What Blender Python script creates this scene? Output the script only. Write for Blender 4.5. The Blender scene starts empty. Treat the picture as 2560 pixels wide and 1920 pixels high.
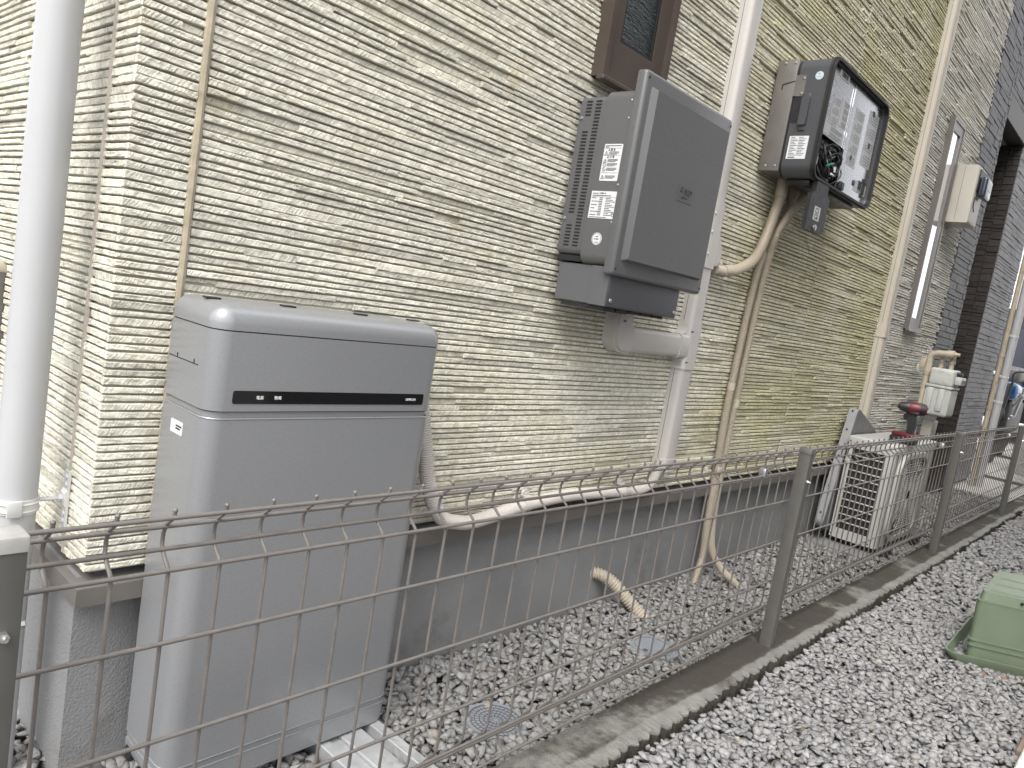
import bpy, bmesh, math, random
import numpy as np
from mathutils import Vector, Matrix
random.seed(7)
rng = np.random.default_rng(7)
R = math.radians
sc = bpy.context.scene
COL = sc.collection

# ------------------------------------------------------------------ camera
cd = bpy.data.cameras.new('camera')
cam = bpy.data.objects.new('camera', cd)
COL.objects.link(cam)
f = 1900.0
vx = np.array([1697., 61., f]); vx /= np.linalg.norm(vx)
vd = np.array([-2880., 16815., f]); vd -= vd @ vx * vx; vd /= np.linalg.norm(vd)
vz = -vd
vy = np.cross(vz, vx)
RW = np.array([vx, vy, vz])            # world = RW @ (right, down, forward)
CM = Matrix.Identity(4)
for i in range(3):
    CM[i][0] = RW[i, 0]; CM[i][1] = -RW[i, 1]; CM[i][2] = -RW[i, 2]
CM[2][3] = 0.96
cam.matrix_world = CM
cd.sensor_width = 36.0
cd.lens = f / 2560 * 36.0
cd.clip_start = 0.02
cd.clip_end = 500
sc.camera = cam

# ------------------------------------------------------------------ sky, sun, exposure
SUN_EL, SUN_AZ = 52, 203               # degrees; azimuth of the sun measured from +X towards +Y
w = bpy.data.worlds.new("World"); sc.world = w; w.use_nodes = True
nt = w.node_tree
sky = nt.nodes.new('ShaderNodeTexSky'); sky.sky_type = 'NISHITA'; sky.sun_disc = False
sky.sun_elevation = R(SUN_EL); sky.sun_rotation = R(90 - SUN_AZ)
sky.air_density = 1.0; sky.dust_density = 5.0; sky.ozone_density = 1.0
hs = nt.nodes.new('ShaderNodeHueSaturation'); hs.inputs['Saturation'].default_value = 0.22
bg = nt.nodes['Background']
nt.links.new(sky.outputs[0], hs.inputs['Color']); 
mxw = nt.nodes.new('ShaderNodeMix'); mxw.data_type = 'RGBA'; mxw.inputs[0].default_value = .55     # thin even cloud veil over the clear sky
mxw.inputs[7].default_value = (6.0, 6.05, 6.15, 1)
nt.links.new(hs.outputs[0], mxw.inputs[6]); nt.links.new(mxw.outputs[2], bg.inputs[0])
bg.inputs[1].default_value = 0.14
sd = bpy.data.lights.new('sun', 'SUN'); sd.energy = 1.0; sd.angle = R(35); sd.color = (1.0, 0.965, 0.91)
so = bpy.data.objects.new('sun', sd); COL.objects.link(so)
sdir = Vector((math.cos(R(SUN_EL)) * math.cos(R(SUN_AZ)), math.cos(R(SUN_EL)) * math.sin(R(SUN_AZ)), math.sin(R(SUN_EL))))
so.rotation_euler = sdir.to_track_quat('Z', 'Y').to_euler()
so.location = (0, -2, 8)
sc.view_settings.view_transform = 'Standard'; sc.view_settings.look = 'None'
sc.view_settings.gamma = 1.0
sc.view_settings.exposure = 1.35
try:
    sc.cycles.max_bounces = 6; sc.cycles.diffuse_bounces = 3; sc.cycles.glossy_bounces = 3
    sc.cycles.use_denoising = True
except Exception:
    pass

# ------------------------------------------------------------------ materials
MATS = {}
def pm(name, col, rough=.5, metal=0., var=0., vs=8., bump=0., bs=200., spec=.5, coat=0., col2=None, c2s=3., c2lo=.55, c2hi=.7, bdist=.002, stretch=None):
    """procedural paint / plastic / metal with tone variation, an optional patchy second colour and bump"""
    m = bpy.data.materials.new(name); m.use_nodes = True
    n = m.node_tree; b = n.nodes['Principled BSDF']
    b.inputs['Base Color'].default_value = (*col, 1)
    b.inputs['Roughness'].default_value = rough; b.inputs['Metallic'].default_value = metal
    b.inputs['Specular IOR Level'].default_value = spec
    b.inputs['Coat Weight'].default_value = coat
    tc = n.nodes.new('ShaderNodeTexCoord')
    src = tc.outputs['Object']
    if stretch:
        mp = n.nodes.new('ShaderNodeMapping'); mp.inputs['Scale'].default_value = stretch
        n.links.new(src, mp.inputs[0]); src = mp.outputs[0]
    out = None
    if var > 0:
        t = n.nodes.new('ShaderNodeTexNoise'); t.inputs['Scale'].default_value = vs; t.inputs['Detail'].default_value = 5
        n.links.new(src, t.inputs['Vector'])
        r = n.nodes.new('ShaderNodeMapRange'); r.inputs['From Min'].default_value = .3; r.inputs['From Max'].default_value = .7
        r.inputs['To Min'].default_value = 1 - var; r.inputs['To Max'].default_value = 1 + var
        n.links.new(t.outputs['Fac'], r.inputs['Value'])
        x = n.nodes.new('ShaderNodeVectorMath'); x.operation = 'SCALE'
        x.inputs[0].default_value = col; n.links.new(r.outputs[0], x.inputs['Scale'])
        out = x.outputs[0]
        rr = n.nodes.new('ShaderNodeMapRange'); rr.inputs['From Min'].default_value = .3; rr.inputs['From Max'].default_value = .7
        rr.inputs['To Min'].default_value = max(.02, rough - .08); rr.inputs['To Max'].default_value = min(1, rough + .08)
        n.links.new(t.outputs['Fac'], rr.inputs['Value']); n.links.new(rr.outputs[0], b.inputs['Roughness'])
    if col2 is not None:
        t2 = n.nodes.new('ShaderNodeTexNoise'); t2.inputs['Scale'].default_value = c2s; t2.inputs['Detail'].default_value = 6
        t2.inputs['Roughness'].default_value = .65
        n.links.new(src, t2.inputs['Vector'])
        cr = n.nodes.new('ShaderNodeMapRange'); cr.interpolation_type = 'SMOOTHSTEP'
        cr.inputs['From Min'].default_value = c2lo; cr.inputs['From Max'].default_value = c2hi
        n.links.new(t2.outputs['Fac'], cr.inputs['Value'])
        mx = n.nodes.new('ShaderNodeMix'); mx.data_type = 'RGBA'
        mx.inputs[6].default_value = (*col, 1); mx.inputs[7].default_value = (*col2, 1)
        if out: n.links.new(out, mx.inputs[6])
        n.links.new(cr.outputs[0], mx.inputs[0]); out = mx.outputs[2]
    if out: n.links.new(out, b.inputs['Base Color'])
    if bump > 0:
        t3 = n.nodes.new('ShaderNodeTexNoise'); t3.inputs['Scale'].default_value = bs; t3.inputs['Detail'].default_value = 4
        n.links.new(src, t3.inputs['Vector'])
        bp = n.nodes.new('ShaderNodeBump'); bp.inputs['Strength'].default_value = bump; bp.inputs['Distance'].default_value = bdist
        n.links.new(t3.outputs['Fac'], bp.inputs['Height']); n.links.new(bp.outputs[0], b.inputs['Normal'])
    MATS[name] = m
    return m

def stone_mat(name, col, green=True, rough=.8, chisel=1.0):
    """cladding stone: per-stone tone in a colour attribute, chisel marks, pits, algae stains"""
    m = bpy.data.materials.new(name); m.use_nodes = True
    n = m.node_tree; L = n.links.new; b = n.nodes['Principled BSDF']
    N = n.nodes.new
    b.inputs['Roughness'].default_value = rough; b.inputs['Specular IOR Level'].default_value = .25
    at = N('ShaderNodeAttribute'); at.attribute_name = 'tone'
    tc = N('ShaderNodeTexCoord'); sp = N('ShaderNodeSeparateXYZ'); L(tc.outputs['Object'], sp.inputs[0])
    sa = N('ShaderNodeMath'); sa.operation = 'ADD'; L(sp.outputs['X'], sa.inputs[0]); L(sp.outputs['Y'], sa.inputs[1])
    sk = N('ShaderNodeMath'); sk.operation = 'MULTIPLY_ADD'; L(sp.outputs['Z'], sk.inputs[0]); sk.inputs[1].default_value = -.7; L(sa.outputs[0], sk.inputs[2])
    s1 = N('ShaderNodeMath'); s1.operation = 'MULTIPLY'; L(sk.outputs[0], s1.inputs[0]); s1.inputs[1].default_value = 330
    z1 = N('ShaderNodeMath'); z1.operation = 'MULTIPLY'; L(sp.outputs['Z'], z1.inputs[0]); z1.inputs[1].default_value = 38
    t1 = N('ShaderNodeMath'); t1.operation = 'MULTIPLY'; L(at.outputs['Fac'], t1.inputs[0]); t1.inputs[1].default_value = 90
    cv = N('ShaderNodeCombineXYZ'); L(s1.outputs[0], cv.inputs[0]); L(z1.outputs[0], cv.inputs[1]); L(t1.outputs[0], cv.inputs[2])
    ch = N('ShaderNodeTexNoise'); ch.inputs['Scale'].default_value = 1; ch.inputs['Detail'].default_value = 3; L(cv.outputs[0], ch.inputs['Vector'])
    pt = N('ShaderNodeTexNoise'); pt.inputs['Scale'].default_value = 420; pt.inputs['Detail'].default_value = 5; L(tc.outputs['Object'], pt.inputs['Vector'])
    ad = N('ShaderNodeMath'); ad.operation = 'MULTIPLY_ADD'; L(pt.outputs['Fac'], ad.inputs[0]); ad.inputs[1].default_value = .6; L(ch.outputs['Fac'], ad.inputs[2])
    bp = N('ShaderNodeBump'); bp.inputs['Strength'].default_value = 1.0 * chisel; bp.inputs['Distance'].default_value = .0036
    L(ad.outputs[0], bp.inputs['Height']); L(bp.outputs[0], b.inputs['Normal'])
    # colour: base * tone * small noise
    ns = N('ShaderNodeTexNoise'); ns.inputs['Scale'].default_value = 45; ns.inputs['Detail'].default_value = 6; L(tc.outputs['Object'], ns.inputs['Vector'])
    mr = N('ShaderNodeMapRange'); mr.inputs['From Min'].default_value = .3; mr.inputs['From Max'].default_value = .7; mr.inputs['To Min'].default_value = .84; mr.inputs['To Max'].default_value = 1.12
    L(ns.outputs['Fac'], mr.inputs['Value'])
    tm = N('ShaderNodeMapRange'); tm.inputs['To Min'].default_value = .70 if green else .45; tm.inputs['To Max'].default_value = 1.04; L(at.outputs['Fac'], tm.inputs['Value'])
    mu = N('ShaderNodeMath'); mu.operation = 'MULTIPLY'; pz = N('ShaderNodeMapRange'); pz.inputs['From Min'].default_value = .36; pz.inputs['From Max'].default_value = .56; pz.inputs['To Min'].default_value = 1 - .26 * chisel; pz.inputs['To Max'].default_value = 1.04; L(ch.outputs['Fac'], pz.inputs['Value'])
    mp_ = N('ShaderNodeMath'); mp_.operation = 'MULTIPLY'; L(mr.outputs[0], mp_.inputs[0]); L(pz.outputs[0], mp_.inputs[1])
    L(mp_.outputs[0], mu.inputs[0]); L(tm.outputs[0], mu.inputs[1])
    vm = N('ShaderNodeVectorMath'); vm.operation = 'SCALE'; vm.inputs[0].default_value = col; L(mu.outputs[0], vm.inputs['Scale'])
    out = vm.outputs[0]
    if green:
        # algae: patchy, strongest on the stretch before the beige duct (x 2.4 .. 4.25)
        def ramp(sock, a, bb, c, d):
            r = N('ShaderNodeFloatCurve'); return r
        g1 = N('ShaderNodeTexNoise'); g1.inputs['Scale'].default_value = 2.6; g1.inputs['Detail'].default_value = 6; g1.inputs['Roughness'].default_value = .62
        L(tc.outputs['Object'], g1.inputs['Vector'])
        x1 = N('ShaderNodeMapRange'); x1.interpolation_type = 'SMOOTHSTEP'; x1.inputs['From Min'].default_value = .9; x1.inputs['From Max'].default_value = 3.9; L(sp.outputs['X'], x1.inputs['Value'])
        x1.inputs['To Min'].default_value = .0; x1.inputs['To Max'].default_value = .36
        x2 = N('ShaderNodeMapRange'); x2.interpolation_type = 'SMOOTHSTEP'; x2.inputs['From Min'].default_value = 4.24; x2.inputs['From Max'].default_value = 4.32; L(sp.outputs['X'], x2.inputs['Value'])
        x2.inputs['To Min'].default_value = 1; x2.inputs['To Max'].default_value = .15
        xm = N('ShaderNodeMath'); xm.operation = 'MULTIPLY'; L(x1.outputs[0], xm.inputs[0]); L(x2.outputs[0], xm.inputs[1])
        ga = N('ShaderNodeMath'); ga.operation = 'ADD'; L(g1.outputs['Fac'], ga.inputs[0]); L(xm.outputs[0], ga.inputs[1])
        gr = N('ShaderNodeMapRange'); gr.interpolation_type = 'SMOOTHSTEP'; gr.inputs['From Min'].default_value = .48; gr.inputs['From Max'].default_value = 1.02; gr.inputs['To Max'].default_value = .8
        L(ga.outputs[0], gr.inputs['Value'])
        mx = N('ShaderNodeMix'); mx.data_type = 'RGBA'; mx.blend_type = 'MULTIPLY'; L(gr.outputs[0], mx.inputs[0]); L(out, mx.inputs[6]); mx.inputs[7].default_value = (.76, .73, .47, 1)
        # rust-brown blotches on single stones
        g2 = N('ShaderNodeTexNoise'); g2.inputs['Scale'].default_value = 9; g2.inputs['Detail'].default_value = 5; L(tc.outputs['Object'], g2.inputs['Vector'])
        g3 = N('ShaderNodeMapRange'); g3.interpolation_type = 'SMOOTHSTEP'; g3.inputs['From Min'].default_value = .6; g3.inputs['From Max'].default_value = .78; g3.inputs['To Max'].default_value = .5; L(g2.outputs['Fac'], g3.inputs['Value'])
        mz = N('ShaderNodeMix'); mz.data_type = 'RGBA'; mz.blend_type = 'MULTIPLY'; L(g3.outputs[0], mz.inputs[0]); L(mx.outputs[2], mz.inputs[6]); mz.inputs[7].default_value = (.72, .62, .48, 1)
        out = mz.outputs[2]
    L(out, b.inputs['Base Color'])
    MATS[name] = m
    return m

def gravel_mat(name, col):
    m = bpy.data.materials.new(name); m.use_nodes = True
    n = m.node_tree; L = n.links.new; b = n.nodes['Principled BSDF']; N = n.nodes.new
    b.inputs['Roughness'].default_value = .85; b.inputs['Specular IOR Level'].default_value = .2
    at = N('ShaderNodeAttribute'); at.attribute_name = 'tint'
    tc = N('ShaderNodeTexCoord'); t = N('ShaderNodeTexNoise'); t.inputs['Scale'].default_value = 160; t.inputs['Detail'].default_value = 5
    L(tc.outputs['Object'], t.inputs['Vector'])
    r = N('ShaderNodeMapRange'); r.inputs['From Min'].default_value = .3; r.inputs['From Max'].default_value = .7; r.inputs['To Min'].default_value = .75; r.inputs['To Max'].default_value = 1.2
    L(t.outputs['Fac'], r.inputs['Value'])
    v = N('ShaderNodeVectorMath'); v.operation = 'SCALE'; L(at.outputs['Color'], v.inputs[0]); L(r.outputs[0], v.inputs['Scale'])
    L(v.outputs[0], b.inputs['Base Color'])
    bp = N('ShaderNodeBump'); bp.inputs['Strength'].default_value = .5; bp.inputs['Distance'].default_value = .002
    L(t.outputs['Fac'], bp.inputs['Height']); L(bp.outputs[0], b.inputs['Normal'])
    MATS[name] = m; return m

M_STONE = stone_mat('cream_split_stone', (.77, .745, .64))
M_STONE_FAR = stone_mat('pale_split_stone', (.74, .72, .655))
M_BRICK = stone_mat('charcoal_brick', (.235, .235, .25), green=False, rough=.5, chisel=.35)
M_TILE = stone_mat('dark_brown_tile', (.055, .047, .043), green=False, rough=.5, chisel=.25)
M_GROOVE = pm('groove_paint', (.46, .44, .37), .9, var=.15, bump=.3)
M_GROOVE_D = pm('dark_groove_paint', (.05, .048, .05), .9)
M_SEAL = pm('beige_sealant', (0.352, 0.304, 0.224), .7, var=.18, vs=40, bump=.4, bs=300, col2=(0.24, 0.216, 0.152), c2s=25)
M_SEAL2 = pm('greige_sealant', (0.36, 0.324, 0.279), .7, var=.18, vs=40, bump=.4, bs=300)
M_TRIM = pm('bronze_trim', (0.156, 0.1459, 0.1342), .42, metal=.25, var=.08, vs=12)
M_MORTAR = pm('foundation_mortar', (0.1906, 0.1924, 0.1952), .9, var=.13, vs=5, bump=.7, bs=230, col2=(0.1498, 0.147, 0.1425), c2s=4, bdist=.003)
M_PIPEW = pm('white_pvc', (0.4224, 0.4259, 0.433), .38, var=.03, vs=6, col2=(0.3661, 0.3661, 0.3555), c2s=22, c2lo=.66, c2hi=.8)
M_BRKT = pm('white_coated_steel', (0.612, 0.612, 0.6035), .35, metal=.2, var=.05)
M_SILVER = pm('silver_paint', (0.2868, 0.2928, 0.3037), .33, metal=.4, var=.025, vs=900, coat=.12)
M_SEAM = pm('seam_black', (.012, .012, .013), .7)
M_PANEL = pm('black_gloss_panel', (.008, .008, .009), .08, spec=.6)
M_WHITEPRINT = pm('white_print', (.8, .8, .8), .5)
M_BLACKPRINT = pm('black_print', (.02, .02, .022), .6)
M_GREYPRINT = pm('grey_print', (.22, .22, .23), .6)
M_PAPER = pm('label_paper', (0.592, 0.6, 0.616), .45, var=.02)
M_PCS = pm('grey_powder_coat', (0.1061, 0.1075, 0.1104), .34, metal=.1, var=.03, vs=300, bump=.12, bs=900)
M_PCSD = pm('charcoal_powder_coat', (0.059, 0.0598, 0.0662), .42, var=.03, vs=300, bump=.12, bs=900)
M_PCSL = pm('light_grey_plastic', (0.0957, 0.099, 0.1056), .42, var=.03, vs=200)
M_BADGE = pm('dark_badge', (0.0893, 0.0924, 0.0945), .3)
M_BLACK = pm('black_plastic', (.016, .016, .018), .45, var=.1, vs=60)
M_RUBBER = pm('black_rubber', (.012, .012, .012), .55)
M_CAVITY = pm('dark_cavity', (.010, .010, .011), .8)
M_BRACKET = pm('taupe_steel', (0.15, 0.1402, 0.129), .45, metal=.2, var=.06, vs=20)
M_SHEET = pm('grey_sheet', (.36, .365, .375), .35)
M_STEEL = pm('brushed_stainless', (0.682, 0.693, 0.715), .22, metal=1.0, var=.05, vs=30, stretch=(1, 1, 30))
M_SCREW = pm('zinc_screw', (.6, .6, .6), .3, metal=.9)
M_DUCTW = pm('warm_white_duct', (0.464, 0.444, 0.42), .36, var=.03, vs=5)
M_DUCTB = pm('beige_duct', (0.3995, 0.3655, 0.306), .42, var=.05, vs=5)
M_COND = pm('cream_conduit', (0.39, 0.3432, 0.273), .5, var=.06, vs=10)
M_CONDL = pm('pale_conduit', (0.48, 0.448, 0.416), .45, var=.04, vs=10)
M_FRAME = pm('bronze_aluminium', (0.084, 0.0656, 0.0544), .38, metal=.3, var=.05)
M_FRAME2 = pm('taupe_aluminium', (0.16, 0.148, 0.136), .38, metal=.3, var=.05)
M_GLASS1 = pm('figured_glass', (.012, .017, .018), .16, spec=.7, bump=.9, bs=26, bdist=.006, stretch=(1.2, 1, 7))
M_GLASS3 = pm('coated_glass', (.80, .82, .86), .04, metal=1.0)
M_METERB = pm('ivory_plastic', (0.43, 0.4085, 0.3526), .4, var=.04, vs=8)
M_SMOKE = pm('smoked_plastic', (.03, .035, .05), .12, spec=.7)
M_GASM = pm('pale_grey_casting', (0.425, 0.4335, 0.408), .5, var=.08, vs=14, col2=(0.289, 0.289, 0.2635), c2s=16, c2lo=.58)
M_GASP = pm('cream_painted_steel', (0.396, 0.3456, 0.2592), .5, var=.12, vs=14, col2=(0.2592, 0.2088, 0.1368), c2s=20, c2lo=.6)
M_AC = pm('off_white_steel', (0.3869, 0.3838, 0.365), .42, var=.05, vs=5, col2=(0.312, 0.2995, 0.2683), c2s=6, c2lo=.6)
M_FIN = pm('dark_fins', (.014, .014, .015), .6)
M_COVER = pm('grey_cover', (0.24, 0.244, 0.256), .42, var=.05, vs=20)
M_COVERD = pm('dark_grey_cover_face', (0.096, 0.0976, 0.1), .45, var=.08, vs=15)
M_RED = pm('red_plastic', (0.1008, 0.0072, 0.0101), .4)
M_FENCE = pm('taupe_coated_wire', (0.1459, 0.1326, 0.1231), .42, var=.10, vs=60, col2=(0.053, 0.0398, 0.0318), c2s=120, c2lo=.66, c2hi=.72)
M_POST = pm('olive_grey_post', (0.0988, 0.0956, 0.0874), .45, metal=.15, var=.05, vs=30)
M_POSTCAP = pm('light_post_cap', (0.32, 0.316, 0.296), .5, var=.08, vs=60)
def kerb_mat():
    m = pm('kerb_concrete', (0.1914, 0.1881, 0.1716), .92, var=.2, vs=26, bump=1.0, bs=260, bdist=.004)
    n = m.node_tree; L = n.links.new; N = n.nodes.new; b = n.nodes['Principled BSDF']
    old = b.inputs['Base Color'].links[0].from_socket
    tc = N('ShaderNodeTexCoord'); sp = N('ShaderNodeSeparateXYZ'); L(tc.outputs['Object'], sp.inputs[0])
    t = N('ShaderNodeTexNoise'); t.inputs['Scale'].default_value = 4.5; t.inputs['Detail'].default_value = 7; t.inputs['Roughness'].default_value = .68; L(tc.outputs['Object'], t.inputs['Vector'])
    y1 = N('ShaderNodeMapRange'); y1.interpolation_type = 'SMOOTHSTEP'; y1.inputs['From Min'].default_value = .752; y1.inputs['From Max'].default_value = .772; y1.inputs['To Min'].default_value = -.12; y1.inputs['To Max'].default_value = .10; L(sp.outputs['Y'], y1.inputs['Value'])
    z1 = N('ShaderNodeMapRange'); z1.inputs['From Min'].default_value = .049; z1.inputs['From Max'].default_value = .038; z1.inputs['To Max'].default_value = .45; L(sp.outputs['Z'], z1.inputs['Value'])  # sides turn darker just below the top edge
    a1 = N('ShaderNodeMath'); L(t.outputs['Fac'], a1.inputs[0]); L(y1.outputs[0], a1.inputs[1])
    a2 = N('ShaderNodeMath'); L(a1.outputs[0], a2.inputs[0]); L(z1.outputs[0], a2.inputs[1])
    r = N('ShaderNodeMapRange'); r.interpolation_type = 'SMOOTHSTEP'; r.inputs['From Min'].default_value = .42; r.inputs['From Max'].default_value = .60; L(a2.outputs[0], r.inputs['Value'])
    mx = N('ShaderNodeMix'); mx.data_type = 'RGBA'; L(r.outputs[0], mx.inputs[0]); L(old, mx.inputs[6]); mx.inputs[7].default_value = (.045, .040, .032, 1)
    L(mx.outputs[2], b.inputs['Base Color']); return m
M_KERB = kerb_mat()
M_SOIL = pm('damp_soil', (.10, .095, .088), .95, var=.3, vs=30)
M_SOIL2 = pm('packed_dirt', (.13, .125, .12), .95, var=.3, vs=30)
M_GRAVEL = gravel_mat('crushed_stone', (.4, .4, .4))
M_DRAIN = pm('grey_pvc_lid', (0.2175, 0.2325, 0.255), .45, var=.08, vs=20, bump=.2)
M_DRAIND = pm('grey_lid_groove', (.07, .07, .075), .8)
M_ALU = pm('weathered_aluminium', (0.51, 0.5185, 0.527), .45, metal=.45, var=.14, vs=25, col2=(0.289, 0.272, 0.2465), c2s=14, c2lo=.55)
M_GREEN = pm('sage_green_plastic', (0.1302, 0.1643, 0.1116), .5, var=.06, vs=7, bump=.15, bs=600)
M_LEAF = pm('brown_leaf', (.20, .13, .08), .8, var=.2)
M_FOAM = pm('white_foam', (0.612, 0.629, 0.595), .9, var=.1, bump=.8, bs=60, bdist=.01)
M_WOOD = pm('brown_board', (.19, .14, .10), .8, var=.2, vs=20)
M_DRIVE = pm('pale_concrete', (.46, .44, .41), .9, var=.12, vs=3, bump=.4, bs=150)
M_DARKJ = pm('dark_joint', (.035, .03, .026), .95)
M_PLASTER = pm('shade_block_render', (.17, .165, .16), .9, var=.06, vs=2)
M_SOFFIT = pm('soffit_board', (.45, .45, .44), .7)
M_LINTEL = pm('dark_lintel', (.07, .066, .064), .5)
M_TYRE = pm('tyre_rubber', (.015, .015, .015), .8)
M_SEATG = pm('grey_seat_vinyl', (.22, .23, .26), .45, var=.06)
M_BLUE = pm('blue_paint', (0.005, 0.05, 0.15), .15, coat=.6)
M_CARBK = pm('black_car_paint', (.012, .012, .014), .15, coat=.6)
M_WHITEP = pm('white_painted', (.75, .75, .74), .4)
M_TERM = pm('terminal_green', (.01, .16, .09), .5)

# ------------------------------------------------------------------ object helpers
ORG = {}
def thing(name, label, cat, base=(0, 0, 0), group=None):
    o = bpy.data.objects.new(name, None); COL.objects.link(o); o.empty_display_size = .05
    o.location = base; o['label'] = label; o['category'] = cat
    if group: o['group'] = group
    ORG[o.name] = Vector(base)
    return o
def tag(o, label, cat, group=None, kind=None):
    if label: o['label'] = label
    if cat: o['category'] = cat
    if group: o['group'] = group
    if kind: o['kind'] = kind
    return o
def finish(me, mat, smooth, angle):
    if mat: me.materials.append(mat)
    if smooth:
        me.polygons.foreach_set('use_smooth', [True] * len(me.polygons))
        me.set_sharp_from_angle(angle=R(angle))
def obj(name, bm, mat, parent=None, smooth=True, angle=38, base=None, label=None):
    """one mesh object from a bmesh given in world coordinates"""
    org = ORG[parent.name] if parent else Vector(base or (0, 0, 0))
    if org.length: bmesh.ops.translate(bm, verts=bm.verts, vec=-org)
    bmesh.ops.recalc_face_normals(bm, faces=bm.faces)
    me = bpy.data.meshes.new(name); bm.to_mesh(me); bm.free()
    finish(me, mat, smooth, angle)
    o = bpy.data.objects.new(name, me); COL.objects.link(o)
    if parent: o.parent = parent
    else: o.location = org
    ORG[o.name] = org
    if label: o['label'] = label
    return o
def pieces(name, bm, mat, parent, smooth=True, angle=38):
    """every loose piece of the bmesh becomes a part of its own"""
    bm.verts.index_update(); seen = set(); out = []
    bm.verts.ensure_lookup_table()
    for v0 in bm.verts:
        if v0.index in seen: continue
        st, comp = [v0], []; seen.add(v0.index)
        while st:
            v = st.pop(); comp.append(v)
            for e in v.link_edges:
                q = e.other_vert(v)
                if q.index not in seen: seen.add(q.index); st.append(q)
        b = bmesh.new(); mp = {v.index: b.verts.new(v.co) for v in comp}
        for fa in {fa for v in comp for fa in v.link_faces}: b.faces.new([mp[v.index] for v in fa.verts])
        out.append(obj(name, b, mat, parent, smooth, angle))
    bm.free(); return out
def raw(name, V, F, mat, parent=None, smooth=False, attrs=None):
    """mesh straight from arrays; attrs: {name: per-vertex RGBA or float array}"""
    me = bpy.data.meshes.new(name)
    me.from_pydata(V.tolist() if hasattr(V, 'tolist') else V, [], F)
    for k, a in (attrs or {}).items():
        a = np.asarray(a, dtype=np.float32)
        if a.ndim == 1:
            t = me.attributes.new(k, 'FLOAT', 'POINT'); t.data.foreach_set('value', a)
        else:
            t = me.attributes.new(k, 'FLOAT_COLOR', 'POINT'); t.data.foreach_set('color', a.ravel())
    me.update(); finish(me, mat, smooth, 30)
    o = bpy.data.objects.new(name, me); COL.objects.link(o)
    if parent: o.parent = parent
    ORG[o.name] = ORG[parent.name] if parent else Vector()
    return o
def BM(): return bmesh.new()

def box(bm, x0, x1, y0, y1, z0, z1, r=0, seg=3, pick=None, M=None):
    """axis-aligned box; r bevels the edges that pick(midpoint, direction) accepts (all by default)"""
    x0, x1 = min(x0, x1), max(x0, x1); y0, y1 = min(y0, y1), max(y0, y1); z0, z1 = min(z0, z1), max(z0, z1)
    g = bmesh.ops.create_cube(bm, size=1)
    vs = g['verts']
    for v in vs:
        v.co = Vector((x0 + (v.co.x + .5) * (x1 - x0), y0 + (v.co.y + .5) * (y1 - y0), z0 + (v.co.z + .5) * (z1 - z0)))
    if r > 0:
        es = {e for v in vs for e in v.link_edges}
        sel = []
        for e in es:
            a, b = e.verts[0].co, e.verts[1].co; d = b - a
            ax = max(range(3), key=lambda i: abs(d[i]))
            if pick is None or pick((a + b) / 2, ax): sel.append(e)
        if sel:
            rs = bmesh.ops.bevel(bm, geom=sel, offset=r, segments=seg, profile=.5, affect='EDGES', clamp_overlap=True)
            vs = list({v for fa in rs['faces'] for v in fa.verts} | {v for v in vs if v.is_valid})
    if M is not None: bmesh.ops.transform(bm, matrix=M, verts=[v for v in vs if v.is_valid])
    return vs

def prism(bm, pts, a0, a1, axis='y'):
    """extrude a 2D outline. axis y: pts=(x,z); axis x: pts=(y,z); axis z: pts=(x,y)"""
    def P(p, a):
        return {'y': (p[0], a, p[1]), 'x': (a, p[0], p[1]), 'z': (p[0], p[1], a)}[axis]
    A = [bm.verts.new(P(p, a0)) for p in pts]; B = [bm.verts.new(P(p, a1)) for p in pts]
    n = len(pts)
    bm.faces.new(A); bm.faces.new(B[::-1])
    for i in range(n): bm.faces.new((A[i], B[i], B[(i + 1) % n], A[(i + 1) % n]))
    return A + B
def rrect(x0, x1, z0, z1, r, n=6):
    if not isinstance(r, (list, tuple)): r = [r] * 4          # bl, br, tr, tl
    out = []
    for (cx, cz, a, rr) in ((x0 + r[0], z0 + r[0], 180, r[0]), (x1 - r[1], z0 + r[1], 270, r[1]), (x1 - r[2], z1 - r[2], 0, r[2]), (x0 + r[3], z1 - r[3], 90, r[3])):
        k = n if rr > 0 else 0
        for i in range(k + 1):
            t = R(a + (90 * i / k if k else 0)); out.append((cx + rr * math.cos(t), cz + rr * math.sin(t)))
    return out
def ring(bm, outer, inner, a0, a1, axis='y'):
    def P(p, a):
        return {'y': (p[0], a, p[1]), 'x': (a, p[0], p[1]), 'z': (p[0], p[1], a)}[axis]
    n = len(outer)
    L = [[bm.verts.new(P(p, a)) for p in poly] for poly in (outer, inner) for a in (a0, a1)]
    o0, o1, i0, i1 = L
    for k in range(n):
        j = (k + 1) % n
        bm.faces.new((o0[k], o1[k], o1[j], o0[j])); bm.faces.new((i0[k], i0[j], i1[j], i1[k]))
        bm.faces.new((o0[k], o0[j], i0[j], i0[k])); bm.faces.new((o1[k], i1[k], i1[j], o1[j]))
def catmull(pts, step):
    P = [Vector(p) for p in pts]
    P = [P[0] * 2 - P[1]] + P + [P[-1] * 2 - P[-2]]
    dense = []
    for i in range(1, len(P) - 2):
        for k in range(24):
            t = k / 24; a, b, c, d = P[i - 1], P[i], P[i + 1], P[i + 2]
            dense.append(.5 * ((2 * b) + (c - a) * t + (2 * a - 5 * b + 4 * c - d) * t * t + (3 * b - a - 3 * c + d) * t ** 3))
    dense.append(P[-2])
    out = [dense[0]]; acc = 0
    for a, b in zip(dense, dense[1:]):
        l = (b - a).length; s = 0
        while l > 1e-9 and acc + (l - s) >= step:
            s += step - acc; acc = 0; out.append(a + (b - a) * (s / l))
        acc += l - s
    if (out[-1] - dense[-1]).length > step * .3: out.append(dense[-1])
    return out
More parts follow.
